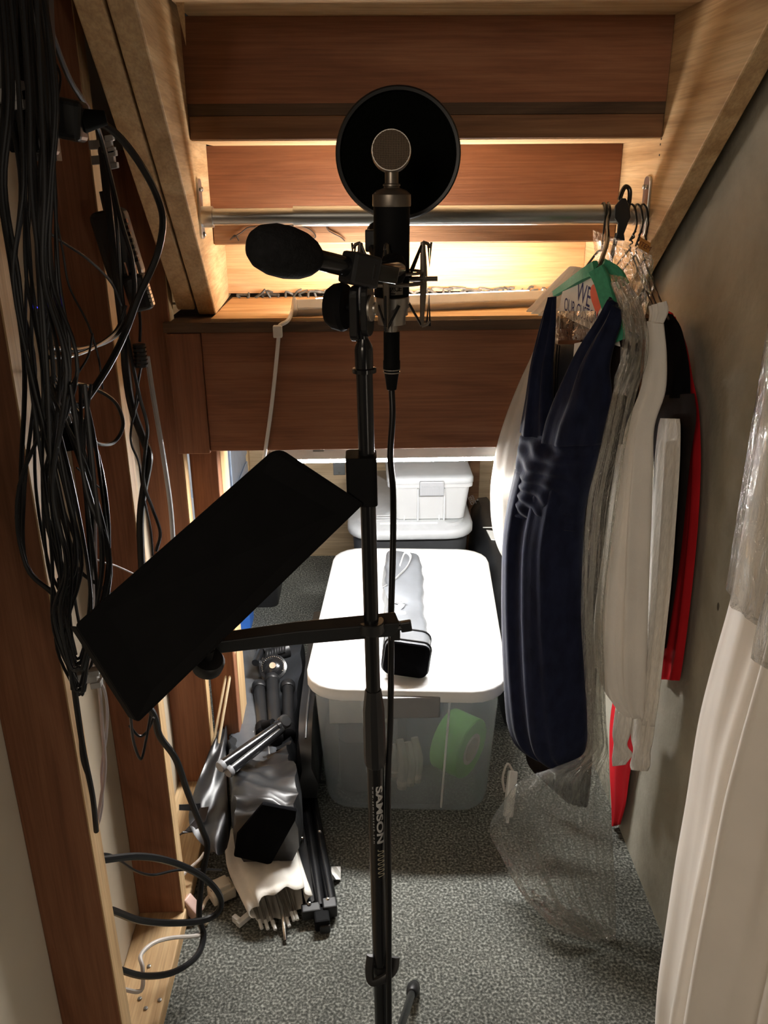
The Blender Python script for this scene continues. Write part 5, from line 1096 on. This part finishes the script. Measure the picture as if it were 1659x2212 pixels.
C_('thin_wire', 'fine pale wire running from the bundle to behind the music desk', [(200, 1205, .95), (225, 1215, .97), (250, 1222, 1.0), (290, 1240, 1.05)], 4, 'mauve_cord')
C_('audio_cable', 'black lead crossing behind the pale cord at the desk corner', [(165, 1225, .93), (185, 1245, .93), (215, 1265, .93), (240, 1285, .93)], 8)
C_('floor_cable', 'thick black cable leaving behind the music desk and curling on the wall plate', [(300, 1500, 1.15), (332, 1545, 1.18), (345, 1590, 1.2), (380, 1640, 1.23), (405, 1710, 1.26), (436, 1790, 1.29), (448, 1830, 1.29), (436, 1900, 1.27), (430, 1980, 1.24), (440, 2020, 1.23), (425, 2065, 1.19), (375, 2100, 1.14), (310, 2108, 1.08), (250, 2092, 1.02)], 13)
C_('floor_cable', 'thick glossy black cable coiled in a wide ring in front of the second stud', [(215, 1858, 1.0), (300, 1850, 1.08), (370, 1862, 1.15), (435, 1892, 1.2), (472, 1930, 1.22), (474, 1965, 1.22), (440, 1988, 1.2), (370, 1994, 1.15), (300, 1988, 1.09), (236, 1966, 1.02), (234, 1990, 1.0)], 14)
C_('thin_wire', 'slack thin black wire hanging between the wide coil and the second stud', [(215, 1845, 1.05), (245, 1850, 1.1), (290, 1880, 1.18), (330, 1890, 1.24), (380, 1880, 1.27), (430, 1878, 1.3), (478, 1880, 1.36)], 6)
C_('thin_wire', 'thin lead dangling in a narrow U under the corner of the music desk', [(282, 1545, 1.02), (288, 1600, 1.05), (304, 1640, 1.07), (315, 1600, 1.07), (325, 1545, 1.06)], 6)
C_('thin_wire', 'shallow sagging lead under the music desk corner', [(280, 1568, 1.05), (300, 1590, 1.06), (318, 1580, 1.07), (332, 1550, 1.07)], 6)
C_('white_lead', 'flat white cord lying bent on the bottom plate', [(258, 2135, 1.06), (304, 2140, 1.08), (308, 2092, 1.10), (304, 2064, 1.12), (330, 2038, 1.15), (370, 2026, 1.18), (425, 2021, 1.22), (440, 2010, 1.26)], 9, 'white_cord')
C_('white_lead', 'thin white cord rising from the carpet beside the slack bag', [(386, 1905, 1.40), (400, 1885, 1.42), (430, 1858, 1.44), (442, 1842, 1.45)], 7, 'white_cord')
# adapters, hub, ferrite, clips, power strip
def brick(name, label, cat, c, ax, ay, az, mat, extra=None):
    t = thing(name, label, cat, c-az); MB().obox(c, ax, ay, az).build('housing', mat, t, bevel=min(ax.length, ay.length, az.length)*.6, seg=4); return t
P = at(255, 530, 1.302); v_ = (at(275, 590, 1.29)-at(238, 470, 1.29)).normalized(); h_ = V((1, 0, 0))-v_*v_.x; h_.normalize(); n__ = h_.cross(v_)
t = brick('power_brick', 'large rounded black power brick hanging on the second stud', 'adapter', P, h_*.026, n__*.018, v_*.050, 'blk')
MB().tube([P-v_*.05, P-v_*.075], [.006, .0035], 8, 1).build('strain_relief', 'blk', t, sm=True); MB().tube([P+v_*.05, P+v_*.07], [.006, .0035], 8, 1).build('strain_relief', 'blk', t, sm=True)
for q in range(7): MB().obox(P+h_*.0235-n__*.012+v_*(-.03+q*.009), h_*.003, n__*.004, v_*.0028).build('vent_rib', 'blk_gloss', t)
P = at(300, 632, 1.28)
t = brick('plug_adapter', 'black wall plug adapter with ridged side below the power brick', 'adapter', P, h_*.017, n__*.014, v_*.026, 'blk')
for q in range(8): MB().obox(P+h_*.017-n__*.008+v_*(-.020+q*.0055), h_*.002, n__*.005, v_*.0018).build('grip_ridge', 'nickel', t)
for q in (-.006, .006): MB().obox(P-v_*.035+h_*q, h_*.0012, n__*.004, v_*.010).build('prong', 'chrome', t)
MB().tube([at(300, 660, 1.28), at(303, 700, 1.28), at(302, 738, 1.28)], .0022, 7, 4).build('lead', 'cable', t, sm=True)
P = at(303, 768, 1.28); t = thing('ferrite_choke', 'black ribbed ferrite lump on the thin lead below the ridged adapter', 'ferrite', P)
MB().tube([P+V((0, 0, .017)), P-V((0, 0, .017))], .0095, 14, 1).build('core', 'blk', t, sm=True)
for q in range(5): MB().lathe(P+V((0, 0, .012-q*.006)), V((0, 0, 1)), [(-.001, .0102), (.001, .0102)], 14).build('rib', 'blk_gloss', t)
MB().tube([P-V((0, 0, .015)), at(298, 830, 1.285), at(290, 900, 1.29)], .002, 6, 3).build('lead', 'cable', t, sm=True)
P = at(118, 252, .95); t = thing('plug_block', 'big black power plug block standing out of the bundle', 'plug', P)
MB().obox(P, V((.030, 0, -.006)), V((0, .016, 0)), V((.003, 0, .019))).build('housing', 'blk', t, bevel=.006, seg=3)
MB().tube([P+V((.028, 0, -.004)), P+V((.05, .005, -.001))], [.012, .007], 10, 1).build('strain_relief', 'blk_matte', t, sm=True)
P = at(90, 285, .94); t = thing('white_plug', 'small grey-white plug under the big black plug block', 'plug', P)
MB().obox(P, V((.012, 0, 0)), V((0, .010, 0)), V((0, 0, .009))).build('housing', 'grey_clip', t, bevel=.003); MB().tube([P-V((.008, 0, .008)), P-V((.012, 0, .024)), at(72, 380, .93), at(72, 490, .92)], .0022, 7, 4).build('lead', 'mauve_cord', t, sm=True)
P = at(130, 870, .90); t = thing('usb_hub', 'flat black angular hub box hanging at the edge of the bundle', 'hub', P)
MB().loft([[at(104, 820, .905), at(122, 815, .905), at(156, 915, .905), at(124, 930, .905)], [at(104, 820, .925), at(122, 815, .925), at(156, 915, .925), at(124, 930, .925)]]).build('housing', 'blk', t, bevel=.002)
MB().obox(at(147, 945, .915), V((.014, 0, .002)), V((0, .007, 0)), V((-.003, 0, .014))).build('plug', 'blk_matte', t, bevel=.002)
for q in (0, 1, 2): MB().tube([at(110+q*7, 828-q, .902), at(112+q*7, 832-q, .902)], .002, 6, 1).build('contact', 'chrome', t)
ss = thing('power_strip', 'black power strip screwed upright to the first stud behind the cables', 'power strip', at(50, 330, .93))
A, B = at(42, -20, .925), at(60, 330, .925)
MB().beam(A, B, .058, .022, V((0, -1, 0))).build('housing', 'blk', ss, bevel=.004)
for q in range(5): MB().obox(lerp(A, B, .1+.2*q)+V((0, -.0125, 0)), V((.014, 0, 0)), V((0, .002, 0)), V((0, 0, .014))).build('socket', 'blk_matte', ss, bevel=.002)
P = at(77, 665, .85); MB().lathe(P, V((0, -1, 0)), [(-.002, .0012), (0, .0016), (.0012, .0008)], 8).build('indicator_light', 'blue_led', ss)
for k, (px, py, Y) in enumerate(((218, 312, 1.325), (8, 207, .90), (224, 345, 1.325), (182, 1462, .86))):
    P = at(px, py, Y); t = thing('cable_clip', ('grey plastic cable clip at the top of the second stud', 'pale clip gripping the bundle under the power strip', 'lower grey plastic clip on the second stud edge', 'small pale clip at the foot of the cable bundle')[k], 'clip', P)
    MB().obox(P, V((.016, 0, .001)), V((0, .006, 0)), V((0, 0, .006))).build('base', 'grey_clip', t, bevel=.001)
    for dz in (.008, -.008): MB().obox(P+V((.014, -.002, dz)), V((.006, 0, .001)), V((0, .006, 0)), V((0, 0, .004))).build('jaw', 'grey_clip', t, bevel=.001)
MB().obox(at(70, 300, .925)+V((0, .012, 0)), V((.02, 0, 0)), V((0, .008, 0)), V((0, 0, .02))).build('mounting_foot', 'blk', ss)
